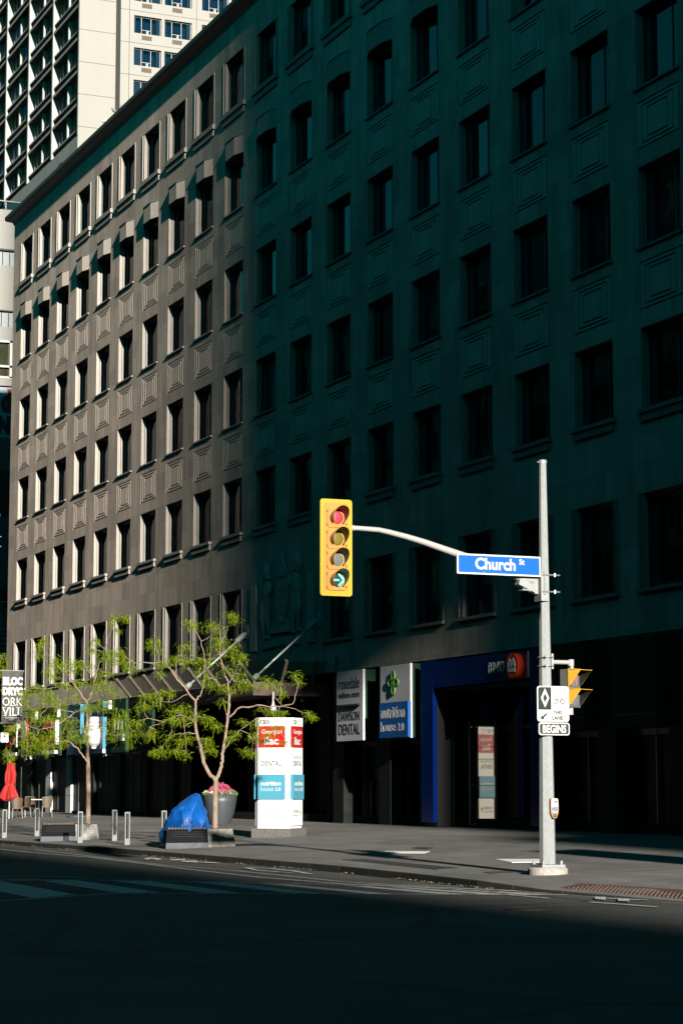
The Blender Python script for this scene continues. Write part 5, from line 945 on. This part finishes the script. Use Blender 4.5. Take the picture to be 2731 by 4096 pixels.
# pedestrian signal
pd=thing('pedestrian_signal','yellow-hooded two-section pedestrian signal bracketed to the right of the pole','pedestrian signal',(-33.06,18.38,2.95))
w=MB(); w.tube([(PX,PY+.1,3.78),(PX,18.32,3.78),(PX,18.38,3.76),(PX,18.40,3.66)],.038,12); w.lathe([(.055,3.72),(.055,3.83)],PX,18.38,12); w.tube([(PX,PY+.1,2.93),(PX,18.36,2.93)],.035,12); w.lathe([(.05,2.88),(.05,3.0)],PX,18.36,12)
w.box(PX-.06,PX+.06,PY+.09,PY+.13,3.66,3.92); each('bracket_pipe',w,M_galvw,pd)
M_lensg=mat('grey_lens',(0.15,0.15,0.145),.3,var=.1,vscale=30)
for cz in (3.50,3.165):
    cy=18.395; h=part('housing',MB().box(PX-.12,PX+.06,cy-.165,cy+.165,cz-.16,cz+.16),mat('charcoal_housing',(0.10,0.105,0.10),.5),pd)
    x0=PX+.06
    part('rim',MB().bar((x0,cy-.17,cz-.165),(x0,cy-.17,cz+.165),.02,.02,upv=(0,1,0)).bar((x0,cy-.17,cz+.168),(x0,cy+.17,cz+.168),.02,.014).tube([(x0,cy-.175,cz+.11),(x0,cy-.175,cz+.135)],.014,8).tube([(x0,cy-.175,cz-.135),(x0,cy-.175,cz-.11)],.014,8),M_sy,h)
    m_=MB(); vs=[];n=24
    for i in range(4):
        t=i/3*math.pi/2
        for k in range(n): a=2*math.pi*k/n; vs.append((x0+.005+.012*math.sin(t),cy+.0+.125*math.cos(t)*math.cos(a),cz-.01+.135*math.cos(t)*math.sin(a)))
    m_.add(vs,[(i*n+k,i*n+(k+1)%n,(i+1)*n+(k+1)%n,(i+1)*n+k) for i in range(3) for k in range(n)]); m_.sm=True; part('lens',m_,M_lensg,h)
    m_=MB(); li=MB(); W=.15; top=.145; L=.26
    def vz(m,o,ff):
        a=[(x0,cy-W+o,cz-.11),(x0,cy-W+o,cz+top-o),(x0,cy+W-o,cz+top-o),(x0,cy+W-o,cz-.11)]
        b=[(x0+.03,cy-W+o,cz-.11),(x0+L,cy-W-.02+o,cz+top-o),(x0+L,cy+W+.02-o,cz+top-o),(x0+.03,cy+W-o,cz-.11)]
        m.add(a+b,[f if ff else f[::-1] for f in ((0,1,5,4),(1,2,6,5),(2,3,7,6))]); return b
    b1=vz(m_,0,True); b2=vz(li,.006,False); m_.add(b1+b2,[(0,1,5,4),(1,2,6,5),(2,3,7,6)])
    v=part('visor',m_,mat('amber_visor',(0.85,0.47,0.04),.4),h); part('visor_lining',li,M_black,v)
m_=MB()
for k in range(7):
    m_.box(PX+.096,PX+.099,18.33+.012*k,18.342+.012*k,3.56-.03*k,3.575-.03*k); m_.box(PX+.096,PX+.099,18.41-.004*k,18.42-.004*k,3.56-.02*k,3.575-.02*k)
part('red_dots',m_,mat('red_led_dots',(0.8,0.1,0.1),.4,emit=((1,.1,.1),.6)),pd)
for o in pd.children:
    if o.name.split('.')[0] in ('housing','red_dots'): o.matrix_parent_inverse=Matrix.Rotation(R(24),4,'Z') @ Matrix.Translation(-pd.location)
# push button
pb=thing('push_button','yellow pedestrian push button box with blue instruction plate on the pole','push button',(PX+.15,17.94,1.05))
bx=PX+.14; cy=17.925
part('body',MB().prism([(-.07,.12),(.07,.12),(.07,.10),(.075,-.0),(.07,-.12),(.03,-.20),(-.03,-.20),(-.07,-.12),(-.075,0)],(bx-.02,cy,1.32),Y_,Z_,X_,.07).prism([(-.05,.12),(.05,.12),(.07,.09),(.07,.12),(.05,.155),(-.05,.155),(-.07,.12)],(bx-.02,cy,1.30),Y_,Z_,X_,.07),M_sy,pb)
pl=part('plate',MB().prism(rrect(.125,.23,.02,4),(bx+.051,cy,1.335),Y_,Z_,X_,.003),M_white,pb)
m_=MB(); m_.prism(rrect(.11,.085,.005,1),(bx+.054,cy,1.275),Y_,Z_,X_,.001); m_.prism([(-.005,-.025),(.02,-.012),(.045,-.012),(.045,.012),(.02,.012),(-.005,.025)],(bx+.054,cy+.005,1.395),Y_,Z_,X_,.001)
for r_ in (.018,.028,.038):
    for a in (150,170,190): m_.bar((bx+.055,cy+r_*math.cos(R(a)),1.395+r_*math.sin(R(a))),(bx+.055,cy+r_*math.cos(R(a+18)),1.395+r_*math.sin(R(a+18))),.002,.003,upv=(1,0,0))
part('blue_print',m_,mat('print_blue',(0.02,0.08,0.30),.4),pl)
m_=MB()
for k,s_ in enumerate(('Button For','Audible','Signal Only')): text(m_,s_,(bx+.0555,cy-.045,1.295-k*.028),Y_,Z_,X_,.09,.018,.0005,.01)
part('lettering',m_,M_white,pl)
part('button',MB().prism(circ(.036,20),(bx+.05,cy,1.165),Y_,Z_,X_,.012),M_steel,pb); part('button_face',MB().prism(circ(.027,20),(bx+.062,cy,1.165),Y_,Z_,X_,.004),M_ink,pb)
m_=MB(); m_.bar((bx+.067,cy-.018,1.165),(bx+.067,cy+.018,1.165),.002,.004,upv=(1,0,0)); m_.bar((bx+.067,cy-.018,1.165),(bx+.067,cy-.008,1.175),.002,.004,upv=(1,0,0)); m_.bar((bx+.067,cy-.018,1.165),(bx+.067,cy-.008,1.155),.002,.004,upv=(1,0,0)); part('button_arrow',m_,M_white,pb)

# ------------------------------------------------------------------ four-sided directory sign
A_=Vector((-56.10,21.22,0)); B_=Vector((-55.30,22.05,0)); C_=Vector((-56.13,22.85,0)); D_=A_+C_-B_; g0=gz(21.9)
cen=(A_+C_)/2
tt=thing('directory_sign','four-sided white directory sign with red and light blue shop panels on a stone base','sign',(cen.x,cen.y,g0))
def tri(k): return [(cen+(p-cen)*k) for p in (A_,B_,C_,D_)]
P3=tri(1.0); w=MB(); w.prism([(p.x,p.y) for p in P3],(0,0,g0-.05),X_,Y_,Z_,.285); 
part('stone_base',w,mat('speckled_granite',(0.12,0.118,0.11),.85,var=.45,vscale=25,bump=.4,bscale=60),tt)
def chop(k,c):
    p=tri(k); o=[]
    for i in range(4):
        a,b=p[i],p[(i+1)%4]; prv=p[i-1]
        o.append(a+(prv-a).normalized()*c); o.append(a+(b-a).normalized()*c)
    return o
w=MB(); w.prism([(p.x,p.y) for p in chop(.86,.07)],(0,0,g0+.235),X_,Y_,Z_,3.0); part('core',w,M_alu,tt)
M_wp=mat('white_panel',(0.82,0.82,0.80),.35); M_rp=mat('red_panel',(0.42,0.016,0.012),.35); M_cp=mat('cyan_panel',(0.07,0.30,0.42),.35)
M_gi=mat('grey_ink',(0.10,0.10,0.10),.5); M_bi=mat('black_ink',(0.01,0.01,0.01),.5); M_ci=mat('pale_cyan_ink',(0.10,0.22,0.29),.5); M_pi=mat('pale_grey_ink',(0.20,0.20,0.20),.5)
for i,(a,b) in enumerate(((A_,B_),(B_,C_),(C_,D_),(D_,A_))):
    U=(b-a).normalized(); N=Vector((U.y,-U.x,0)); mid=(a+b)/2
    if (mid-cen).dot(N)<0: N=-N
    inr=(mid-cen).dot(N); fc=cen+N*(inr*.86); hw=.375
    O0=fc-U*hw+Z_*g0; 
    def pn(z0,z1,t,m,nm,ex=0): 
        w=MB(); O=O0+N*.001-U*ex+Z_*z0; w.prism([(0,0),(2*hw+2*ex,0),(2*hw+2*ex,z1-z0),(0,z1-z0)],O,U,Z_,N,t); return part(nm,w,m,tt)
    p1=pn(.31,1.02,.045,M_wp,'panel'); p2=pn(1.022,1.69,.085,M_cp,'panel',.01); p3=pn(1.692,2.42,.045,M_wp,'panel'); p4=pn(2.422,3.005,.045,M_rp,'panel',.004); p5=pn(3.007,3.24,.05,M_wp,'panel')
    def tx(s,u,z,wd,h,m,pr,off=.046,bold=0.0):
        w=MB(); text(w,s,O0+U*u+Z_*z+N*off,U,Z_,N,wd,h,.002,bold); part('lettering',w,m,pr)
    tx('120',.03,3.055,.28,.125,M_bi,p5,.051,.02); tx('BLOOR',.37,3.12,.28,.075,M_pi,p5,.051,-.01); tx('ST EAST',.37,3.04,.24,.05,M_pi,p5,.051,-.01)
    tx('Georgian',.08,2.76,.60,.16,M_white,p4,.046,.01); tx('ilac',.15,2.50,.43,.22,M_white,p4,.046,.025)
    tx('DAWSON',.055,2.105,.61,.105,M_ci,p3,.046,.0); tx('DENTAL',.065,1.925,.60,.135,M_bi,p3,.046,.012)
    tx('nutrition',.07,1.39,.60,.12,M_white,p2,.087,.03); tx('house',.07,1.245,.38,.115,M_white,p2,.087,-.005); tx('2.0',.50,1.245,.165,.095,M_white,p2,.087,.02)
    tx('rosedale',.055,.655,.43,.105,M_gi,p1,.046,.0); tx('wellness centre',.055,.56,.43,.055,M_pi,p1,.046,.0)
    w=MB(); emblem(w,O0+U*.60+Z_*.655+N*.046,U,Z_,N,.085,.003); part('emblem',w,mat('pale_green_ink',(0.15,0.22,0.09),.5),p1)
# dome camera hanging from the canopy corner
dc2=thing('security_camera','white bell-shaped camera hanging above the directory sign','camera',(-66.2,25.7,4.3))
ddir=Vector((-65.9,25.67,0))
w=MB(); w.lathe([(.03,4.78),(.03,4.45),(.04,4.43),(.05,4.36),(.1,4.27),(.12,4.2),(.12,4.14)],-67.0,26.09,18); w.sm=True; part('housing',w,M_white,dc2)
w=MB(); w.lathe([(.10,4.14),(.09,4.08),(.05,4.03),(.0,4.02)],-67.0,26.09,18,cap=False); w.sm=True; part('dome',w,mat('smoked_dome',(0.1,0.1,0.1),.1),dc2)

# ------------------------------------------------------------------ planters
M_gran=mat('planter_granite',(0.22,0.215,0.20),.9,var=.6,vscale=9,bump=.5,bscale=50)
M_bench=mat('black_bench_metal',(0.006,0.0065,0.008),.7,var=.4,vscale=7,spec=.1)
M_slat=mat('weathered_slat',(0.14,0.11,0.085),.8,var=.2); M_soil=mat('soil',(0.05,0.035,0.025),.95,var=.3)
def planter(x,ya,yb,L,lab,split):
    zg=gz((ya+yb)/2)-.02; H=.47; t=thing('tree_planter',lab,'planter',(x-L/2,(ya+yb)/2,zg),'stone tree planters with bench sides'); ym=ya+(yb-ya)*split; zt=zg+H
    b=.11
    def frus(y0,y1,b0,b1,mi,nm,m,x0=x,x1=x-L,b2=b):
        w=MB(); sk=.46*(x0-x1) if nm=='bench_side' else 0; vs=[(x0,y0,zg),(x0,y1,zg),(x1,y1,zg),(x1,y0+sk,zg),(x0-b2,y0+b0,zt),(x0-b2,y1-b1,zt),(x1+b2,y1-b1,zt),(x1+b2,y0+b0+sk,zt)]
        w.add(vs,[(0,3,2,1),(4,5,6,7),(0,1,5,4),(1,2,6,5),(2,3,7,6),(3,0,4,7)]); return part(nm,w,m,t)
    frus(ym+.003,yb,0,.05,0,'stone_block',M_gran); bk=frus(ya,ym,.07,0,0,'bench_side',M_bench)
    w=MB(); n=12
    for k in range(n):
        a=ya+.09+(ym-ya-.12)*k/n; w.box(max(x-L+.1,x-.13-(a-ya)*1.9),x-.09,a,a+(ym-ya-.16)/n*.72,zt+.002,zt+.035)
    part('slat',w,M_slat,bk)
    w=MB(); w.quad((x+.004,ya,zg),(x+.004,ym,zg),(x-.026,ym,zg+.14),(x-.026,ya+.022,zg+.14)); part('foot_reflection',w,mat('reflection_tone',(0.05,0.06,0.075),.5,var=.4,vscale=6),bk)  # paler strip paints a reflection along the foot of the bench side
    w=MB()
    for k in range(16):
        for j in range(3):
            y=ya+.18+k*.052; z=zg+.28+j*.055; xx=x-b*(z-zg)/H+.006
            w.bar((xx,y,z),(xx,y+.022,z+.022),.004,.008,upv=(1,0,0)); w.bar((xx,y+.022,z+.022),(xx,y+.044,z),.004,.008,upv=(1,0,0))
    part('pattern',w,mat('bench_pattern',(0.03,0.033,0.033),.4),bk)
    w=MB(); w.box(x-L+.25,x-.32,ym+.12,yb-.2,zt-.02,zt+.006); part('soil',w,M_soil,t); return t
planter(-50.95,17.05,18.87,1.35,'granite planter with black bench side under the blue tarpaulin, right of the two',.61)
planter(-60.1,16.42,18.14,1.5,'mottled granite planter with black bench side behind the bollards, left of the two',.60)
# tarpaulin heap
M_tarp=mat('blue_tarpaulin',(0.003,0.085,0.36),.40,var=.2,vscale=3,bump=.9,bscale=16,spec=.45)
from mathutils import noise
w=MB(); nu,nv=110,60; vs=[]
yL,yR=17.02,18.60; xc=-51.6
def outline(v):   # left and right silhouette (world Y) at height fraction v
    l=[(0,17.16),(.18,17.12),(.35,17.20),(.6,17.40),(.8,17.62),(.93,17.84),(1,18.05)]; r=[(0,18.44),(.15,18.40),(.35,18.32),(.6,18.24),(.8,18.20),(.93,18.14),(1,18.06)]
    def ip(t):
        for (a,x),(b,y) in zip(t,t[1:]):
            if v<=b: return x+(y-x)*(v-a)/(b-a)
        return t[-1][1]
    return ip(l),ip(r)
for j in range(nv+1):
    v=j/nv; l,r_=outline(v); cy=(l+r_)/2; ry=(r_-l)/2; rx=.50*math.sqrt(max(0,1-v**2.2))+.03
    for i in range(nu):
        a=2*math.pi*i/nu
        zb=.40 if math.cos(a)<-.2 else .64
        zb=.60-.38*max(0,min(1,(-math.cos(a)+.1)/.8))
        y=cy+ry*math.cos(a); x=xc+rx*math.sin(a); z=zb+(1.50-zb)*v
        p=Vector((x,y,z)); n=Vector((rx*math.cos(a)*0+math.sin(a),math.cos(a),.2)).normalized()
        q=Vector((p.x*2.2,p.y*2.2+p.z*1.1,p.z*1.2)); g=Vector((p.x*2.0,p.y*3.2-p.z*1.3,p.z*.55)); g+=Vector((0,.35*noise.noise(q),0)); d=.15*(.4-math.sqrt(abs(noise.noise(g*.75))+.004))+.06*(.35-math.sqrt(abs(noise.noise(Vector((p.x*2,p.y*2+p.z*2.2,p.z*1.6-p.y)) *1.1+Vector((3,1,2))))+.01))+.035*noise.noise(q*2.2)
        vs.append(p+n*d*(1-.5*v))
vs.append(Vector((xc,(outline(1)[0]+outline(1)[1])/2,1.51)))
w.add(vs,[(j*nu+i,j*nu+(i+1)%nu,(j+1)*nu+(i+1)%nu,(j+1)*nu+i) for j in range(nv) for i in range(nu)]+[(nv*nu+i,nv*nu+(i+1)%nu,len(vs)-1) for i in range(nu)])
single('tarpaulin_bundle',w,M_tarp,'crumpled bright blue tarpaulin bundle sitting on the planter bench','tarpaulin')
# flower pot
PXf,PYf=-70.0,25.35; pz=gz(PYf)
pot=thing('flower_pot','large dark grey tapered pot behind the tree trunk, full of flowers','flower pot',(PXf,PYf,pz))
w=MB(); w.lathe([(.34,pz),(.38,pz+.1),(.48,pz+.4),(.55,pz+.75),(.57,pz+1.0),(.545,pz+1.0),(.52,pz+.9)],PXf,PYf,40,cap=False); w.sm=True; part('body',w,mat('grey_pot',(0.052,0.062,0.070),.45,var=.05),pot)
part('soil',MB().prism(circ(.53,24),(PXf,PYf,pz+.9),X_,Y_,Z_,.02),M_soil,pot)
def petals(lab,n,zf,rr,m,name,sz,seed):
    r_=random.Random(seed); w=MB()
    for k in range(n):
        a=r_.random()*6.28; q_=math.sqrt(r_.random())*rr; x=PXf+q_*math.cos(a); y=PYf+q_*math.sin(a); z=pz+zf(q_/rr,r_)
        for j in range(5):
            d=Vector((r_.gauss(0,1),r_.gauss(0,1),r_.gauss(0,.6)+.3)).normalized(); u=d.orthogonal().normalized(); v=d.cross(u); p=Vector((x,y,z))+Vector((r_.gauss(0,sz),r_.gauss(0,sz),r_.gauss(0,sz)))*.8; s_=sz*(.6+.6*r_.random())
            w.add([p+u*s_,p+v*s_,p-u*s_,p-v*s_],[(0,1,2,3)])
    return single(name,w,m,lab,'flowers')
petals('mound of bright pink flowers in the grey pot',330,lambda q_,r_:1.06+.26*(1-q_*q_)*(.8+.3*r_.random()),.44,mat('pink_petal',(0.46,0.07,0.14),.6,var=.15,vscale=20),'pink_flowers',.035,1)
petals('ring of small white flowers around the rim of the grey pot',90,lambda q_,r_:1.02+.06*r_.random(),.56,mat('white_petal',(0.8,0.8,0.72),.6),'white_flowers',.026,2)
petals('green foliage spilling between the flowers of the grey pot',320,lambda q_,r_:.98+.14*(1-q_)+.08*r_.random(),.57,mat('pot_leaf',(0.10,0.20,0.04),.6,var=.3,vscale=20),'foliage',.03,3)
# ------------------------------------------------------------------ bollards
def bollard():
    t=thing('bollard','x','bollard',(0,0,0),'slotted steel bollards along the kerb')
    w=MB(); w.box(-.025,.025,-.072,-.042,0,.86); w.box(-.025,.025,.042,.072,0,.86); w.box(-.025,.025,-.042,.042,.82,.86); w.box(-.025,.025,-.042,.042,0,.17)
    part('frame',w,M_steel,t,True); w=MB(); w.box(-.029,.029,-.012,.012,.17,.80); part('slot_bar',w,M_bronze,t,True); return t
b0=bollard(); BP=[(-64.95,16.62,'bollard at the far left edge of the picture'),(-65.4,17.75,'bollard left of the mottled planter, set back from the kerb'),(-57.9,16.92,'bollard standing in front of the mottled planter'),(-58.4,18.05,'bollard just right of the mottled planter, the farther one of a pair'),(-54.96,17.33,'bollard right of the mottled planter nearest the kerb'),(-55.0,18.35,'bollard touching the left side of the blue tarpaulin')]
for i,(x,y,l) in enumerate(BP):
    o=b0 if i==0 else copy_tree(b0); o.location=(x,y,gz(y)-.01); o['label']=l; o.rotation_euler=(0,0,R(6))
# ------------------------------------------------------------------ cafe furniture
UX,UY=-90.3,23.3; uz=gz(UY)
um=thing('parasol','closed red cafe parasol standing among the cafe chairs','parasol',(UX,UY,uz))
part('pole',MB().tube([(UX,UY,uz),(UX,UY,uz+2.42)],.022,8),M_white,um)
w=MB(); n=40; prof=[(.03,2.36),(.11,2.33),(.15,2.1),(.20,1.85),(.19,1.6),(.15,1.42),(.22,1.25),(.33,.98),(.36,.86),(.30,.78)]; vs=[]
for j,(r_,z) in enumerate(prof):
    for k in range(n):
        a=2*math.pi*k/n; rr=r_*(1+.22*math.cos(8*a+.25*j)+.08*math.sin(5*a+j)); vs.append((UX+rr*math.cos(a),UY+rr*math.sin(a)+.05*math.sin(j*.6),uz+z+.05*math.sin(3*a)*(j>7)))
w.add(vs,[(j*n+k,j*n+(k+1)%n,(j+1)*n+(k+1)%n,(j+1)*n+k) for j in range(len(prof)-1) for k in range(n)]); part('canopy',w,mat('red_canvas',(0.36,0.012,0.01),.7),um)
part('strap',MB().lathe([(.165,uz+1.40),(.165,uz+1.44)],UX,UY,16,cap=False),mat('red_strap',(0.5,0.02,0.01),.7),um)
M_wick=mat('brown_chair_plastic',(0.095,0.067,0.043),.45,var=.05); M_leg=mat('chair_leg_metal',(0.45,0.43,0.40),.4,metal=.4)
def chair(lab):
    t=thing('cafe_chair',lab,'chair',(0,0,0),'brown cafe chairs')
    part('seat',MB().box(-.22,.22,-.21,.21,.43,.46),M_wick,t,True)
    w=MB(); n=8
    for k in range(n):
        for s_ in (0,):
            a0=-1+2*k/n; a1=-1+2*(k+1)/n
            f=lambda a,z:(.20+.05*(1-a*a)+.06*(z-.46),a*(.20+.03*(z-.46)/.42),z)
            for za,zb in ((.40,.62),(.62,.84)): w.add([f(a0,za),f(a1,za),f(a1,zb+(0.03*(1-a1*a1) if zb>.8 else 0)),f(a0,zb+(0.03*(1-a0*a0) if zb>.8 else 0))],[(0,1,2,3)]); w.add([Vector(f(a0,za))-Vector((.015,0,0)),Vector(f(a1,za))-Vector((.015,0,0)),Vector(f(a1,zb+(0.03*(1-a1*a1) if zb>.8 else 0)))-Vector((.015,0,0)),Vector(f(a0,zb+(0.03*(1-a0*a0) if zb>.8 else 0)))-Vector((.015,0,0))],[(3,2,1,0)])
    part('backrest',w,M_wick,t,True)
    for sx in (-1,1):
        for sy_ in (-1,1): part('leg',MB().tube([(sx*.19,sy_*.19,.43),(sx*.23,sy_*.215,0)],.017,6),M_leg if sx>0 else M_wick,t,True)
    return t
c0=chair('cafe chair seen from behind under the red parasol')
for i,(x,y,rz,l) in enumerate([(-90.3,23.6,R(0),'cafe chair seen from behind under the red parasol'),(-91.9,24.35,R(112),'cafe chair seen side-on between the other two'),(-91.2,25.15,R(-6),'cafe chair seen from behind, rightmost of the group'),(-93.5,25.0,R(150),'cafe chair facing us behind the table')]):
    o=c0 if i==0 else copy_tree(c0); o.location=(x,y,gz(y)); o.rotation_euler=(0,0,rz); o['label']=l
def table(lab):
    t=thing('cafe_table',lab,'table',(0,0,0),'small cafe tables')
    part('table_top',MB().prism(rrect(.7,.7,.05,3),(0,0,.72),X_,Y_,Z_,.03),M_greystone,t,True); part('stem',MB().tube([(0,0,.03),(0,0,.72)],.03,8),M_black,t,True); part('foot',MB().prism(circ(.24,16),(0,0,0),X_,Y_,Z_,.03),M_black,t,True); return t
t0=table('small cafe table behind the chair under the parasol')
for i,(x,y,l) in enumerate([(-91.4,23.2,'small cafe table behind the chair under the parasol'),(-92.4,25.0,'small cafe table behind the rightmost cafe chair')]):
    o=t0 if i==0 else copy_tree(t0); o.location=(x,y,gz(y)); o['label']=l
w=MB(); w.lathe([(.5,gz(26)),(.5,gz(26)+.05),(.1,gz(26)+.09)],-88.9,25.9,20); w.tube([(-88.9,25.9,gz(26)+.05),(-88.9,25.9,gz(26)+.6)],.03,8); single('round_weight',w,mat('blue_grey_base',(0.06,0.09,0.13),.5),'low round blue grey weight on the paving right of the cafe chairs','weight')
# ------------------------------------------------------------------ lamp pole, banner, parking sign at the left edge
lp=thing('lamp_pole','white round pole cut by the left edge of the picture','pole',(-64.5,16.12,.1)); part('shaft',MB().lathe([(.11,.1),(.055,9.85)],-64.5,16.12,14),mat('pole_white',(0.33,0.36,0.36),.4),lp); part('cap',MB().lathe([(.07,9.82),(.07,9.92)],-64.5,16.12,14),M_galv,lp)
for z in (9.2,8.9): part('rivet',MB().tube([(-64.43,16.14,z),(-64.40,16.22,z)],.012,6),M_galv,lp)
bn=thing('street_banner','grey banner with cropped white letters BLOOR YORKVILLE hanging from the left pole','banner',(-64.5,16.7,3.6))
w=MB(); n=10; y0,y1=16.36,16.99
def bxx(y,z): return -64.5+.03*math.sin((y-y0)*14+z)+.015*math.sin(z*5)
vs=[];m_=14
for j in range(m_+1):
    z=3.58+(5.14-3.58)*j/m_
    for i in range(n+1): y=y0+(y1-y0)*i/n; vs.append((bxx(y,z),y,z))
w.add(vs,[(j*(n+1)+i,j*(n+1)+i+1,(j+1)*(n+1)+i+1,(j+1)*(n+1)+i) for j in range(m_) for i in range(n)]); part('cloth',w,mat('banner_grey',(0.075,0.072,0.067),.75,var=.06),bn)
part('rod',MB().tube([(-64.5,16.2,5.15),(-64.5,17.03,5.15)],.015,6).tube([(-64.5,16.2,3.57),(-64.5,17.03,3.57)],.012,6),M_galv,bn)
m_=MB()
def btx(s,y,z,wd,h,bold): text(m_,s,(-64.455,y,z),Y_,Z_,X_,wd,h,.003,bold)
btx('BLOC',16.365,4.70,.62,.26,.07); btx('DRYC',16.365,4.40,.62,.25,.07); btx('ORK',16.365,4.09,.61,.25,.0); btx('VILL',16.365,3.79,.61,.25,.0)
for x_,w_ in ((16.58,.13),(16.66,.10)): m_.box(-64.455,-64.452,x_,x_+.06,4.09,4.11); 
for x_ in (16.42,16.58,16.66,16.80,16.86): m_.box(-64.455,-64.452,x_-.01,x_+.07,3.785,3.80); m_.box(-64.455,-64.452,x_-.01,x_+.05,4.03,4.045)
btx('BLOORYORKVILLE',16.45,3.71,.44,.035,.02); btx('ON TIME',16.58,3.66,.17,.022,.02); part('lettering',m_,M_white,bn)
np_s=thing('no_parking_sign','white square sign with a red crossed circle at the left edge','sign',(-64.4,16.4,3.0))
part('panel',MB().prism(rrect(.24,.30,.03,4),(-64.42,16.44,3.14),Y_,Z_,X_,.01),M_white,np_s)
m_=MB(); ring(m_,16.44,3.17,.085,.014,-64.408); m_.bar((-64.407,16.385,3.225),(-64.407,16.495,3.115),.002,.012,upv=(1,0,0)); part('red_print',m_,mat('print_red',(0.3,0.02,0.03),.4),np_s)
m_=MB(); m_.prism(circ(.035,12),(-64.41,16.44,3.17),Y_,Z_,X_,.001); m_.box(-64.41,-64.408,16.35,16.38,3.02,3.04); m_.box(-64.41,-64.408,16.5,16.53,3.02,3.04); part('black_print',m_,M_bi,np_s)
# two pigeons on the cornice
def pigeon(x,lab,flip):
    t=thing('pigeon',lab,'bird',(x,27.75,31.68),'pigeons on the cornice'); w=MB(); f=-1 if flip else 1
    prof=[(-.17,.02,.09),(-.10,.05,.10),(-.03,.07,.11),(.05,.07,.13),(.09,.05,.17),(.11,.035,.21),(.14,.032,.24),(.165,.012,.235),(.185,.003,.23)]
    w.tube([(x,27.75+f*p,31.68+z) for p,r_,z in prof],[r_ for p,r_,z in prof],10); w.tube([(x-.02,27.76,31.69),(x-.02,27.76,31.79)],.006,5); w.tube([(x+.02,27.76,31.69),(x+.02,27.76,31.79)],.006,5); w.sm=True
    part('body',w,mat('pigeon_grey',(0.16,0.17,0.19),.7) if flip else mat('pigeon_pale',(0.45,0.45,0.45),.7),t)
pigeon(-91.1,'dark pigeon on the cornice, the right one',True); pigeon(-92.7,'pale pigeon on the cornice, the left one',False)
# ------------------------------------------------------------------ trees
M_bark=mat('pale_bark',(0.26,0.195,0.145),.9,var=.3,vscale=6,bump=.7,bscale=25)
def leaf_mat():
    m=bpy.data.materials.new('locust_leaf'); m.use_nodes=True; nt=m.node_tree; nt.nodes.clear()
    o=nt.nodes.new('ShaderNodeOutputMaterial'); d=nt.nodes.new('ShaderNodeBsdfPrincipled'); t=nt.nodes.new('ShaderNodeBsdfTranslucent'); mx=nt.nodes.new('ShaderNodeMixShader'); mx.inputs[0].default_value=.5
    g=nt.nodes.new('ShaderNodeNewGeometry'); mr=nt.nodes.new('ShaderNodeMix'); mr.data_type='RGBA'; mr.inputs[6].default_value=(.27,.43,.012,1); mr.inputs[7].default_value=(.55,.70,.03,1); nt.links.new(g.outputs['Random Per Island'],mr.inputs[0])
    nt.links.new(mr.outputs[2],d.inputs['Base Color']); nt.links.new(mr.outputs[2],t.inputs[0]); d.inputs['Roughness'].default_value=.5
    nt.links.new(d.outputs[0],mx.inputs[1]); nt.links.new(t.outputs[0],mx.inputs[2]); nt.links.new(mx.outputs[0],o.inputs[0]); return m
M_leaf=leaf_mat()
def build_tree(data,base,lab,seed,dens=1.0):
    B,Cl=data; t=thing('honey_locust_tree',lab,'tree',base,'young street trees'); r_=random.Random(seed)
    w=MB(); w.tube([p[:3] for p in B[0]],[p[3] for p in B[0]],12); part('trunk',w,M_bark,t)
    w=MB(); w.sm=False; pts=[]
    for b in B[1:]:
        P=[Vector(p[:3]) for p in b]; rad=[p[3] for p in b]; Q=[];RR=[]
        for i in range(len(P)-1):
            for k in range(3):
                s=k/3; j=Vector((r_.gauss(0,1),r_.gauss(0,1),r_.gauss(0,1)))*(.012 if k else 0); Q.append(P[i].lerp(P[i+1],s)+j); RR.append(rad[i]*(1-s)+rad[i+1]*s)
        Q.append(P[-1]); RR.append(rad[-1]); w.tube(Q,RR,8); pts+=Q
    lv=MB()
    for c in Cl:
        c0=Vector(c[:3]); R0=c[3]*1.25
        near=min(pts,key=lambda p:(p-c0).length); mid=near.lerp(c0,.5)+Vector((r_.gauss(0,.04),r_.gauss(0,.04),r_.gauss(0,.03)))
        if (near-c0).length>.05: w.tube([near,mid,c0],[.009,.007,.004],5)
        ns=int((16+R0*125)*dens)
        for k in range(ns):
            d=Vector((r_.gauss(0,1),r_.gauss(0,1),r_.gauss(0,.62))); d*=R0*.52/1.0; p=c0+d
            dr=Vector((r_.gauss(0,1),r_.gauss(0,1),r_.gauss(-.35,.5))).normalized(); L=.10+.09*r_.random(); nl=6
            sd=dr.cross(Z_); 
            if sd.length<.1: continue
            sd.normalize()
            for q_ in range(nl):
                s=(q_+.5)/nl
                for sg in (-1,1):
                    b=p+dr*L*s-Z_*(.05*s*s); e=b+(sd*sg*.85+dr*.45+Vector((0,0,r_.gauss(-.35,.25)))).normalized()*(.034*(1.1-.5*s)); wv=dr*.009
                    lv.add([b-wv*.4,b+wv+(e-b)*.5,e,b-wv+(e-b)*.5],[(0,1,2,3)])
    part('branches',w,M_bark,t); part('foliage',lv,M_leaf,t); return t
build_tree(TREE2,(-51.6,18.56,.2),'young locust tree with a forked trunk beside the blue tarpaulin',21,1.15)
build_tree(TREE1,(-61.0,18.06,.2),'young locust tree with a straight trunk in the left planter',22,1.45)
build_tree(TREE0,(-69.4,16.8,.2),'young tree mostly outside the left edge, a few leaf sprigs showing',23)
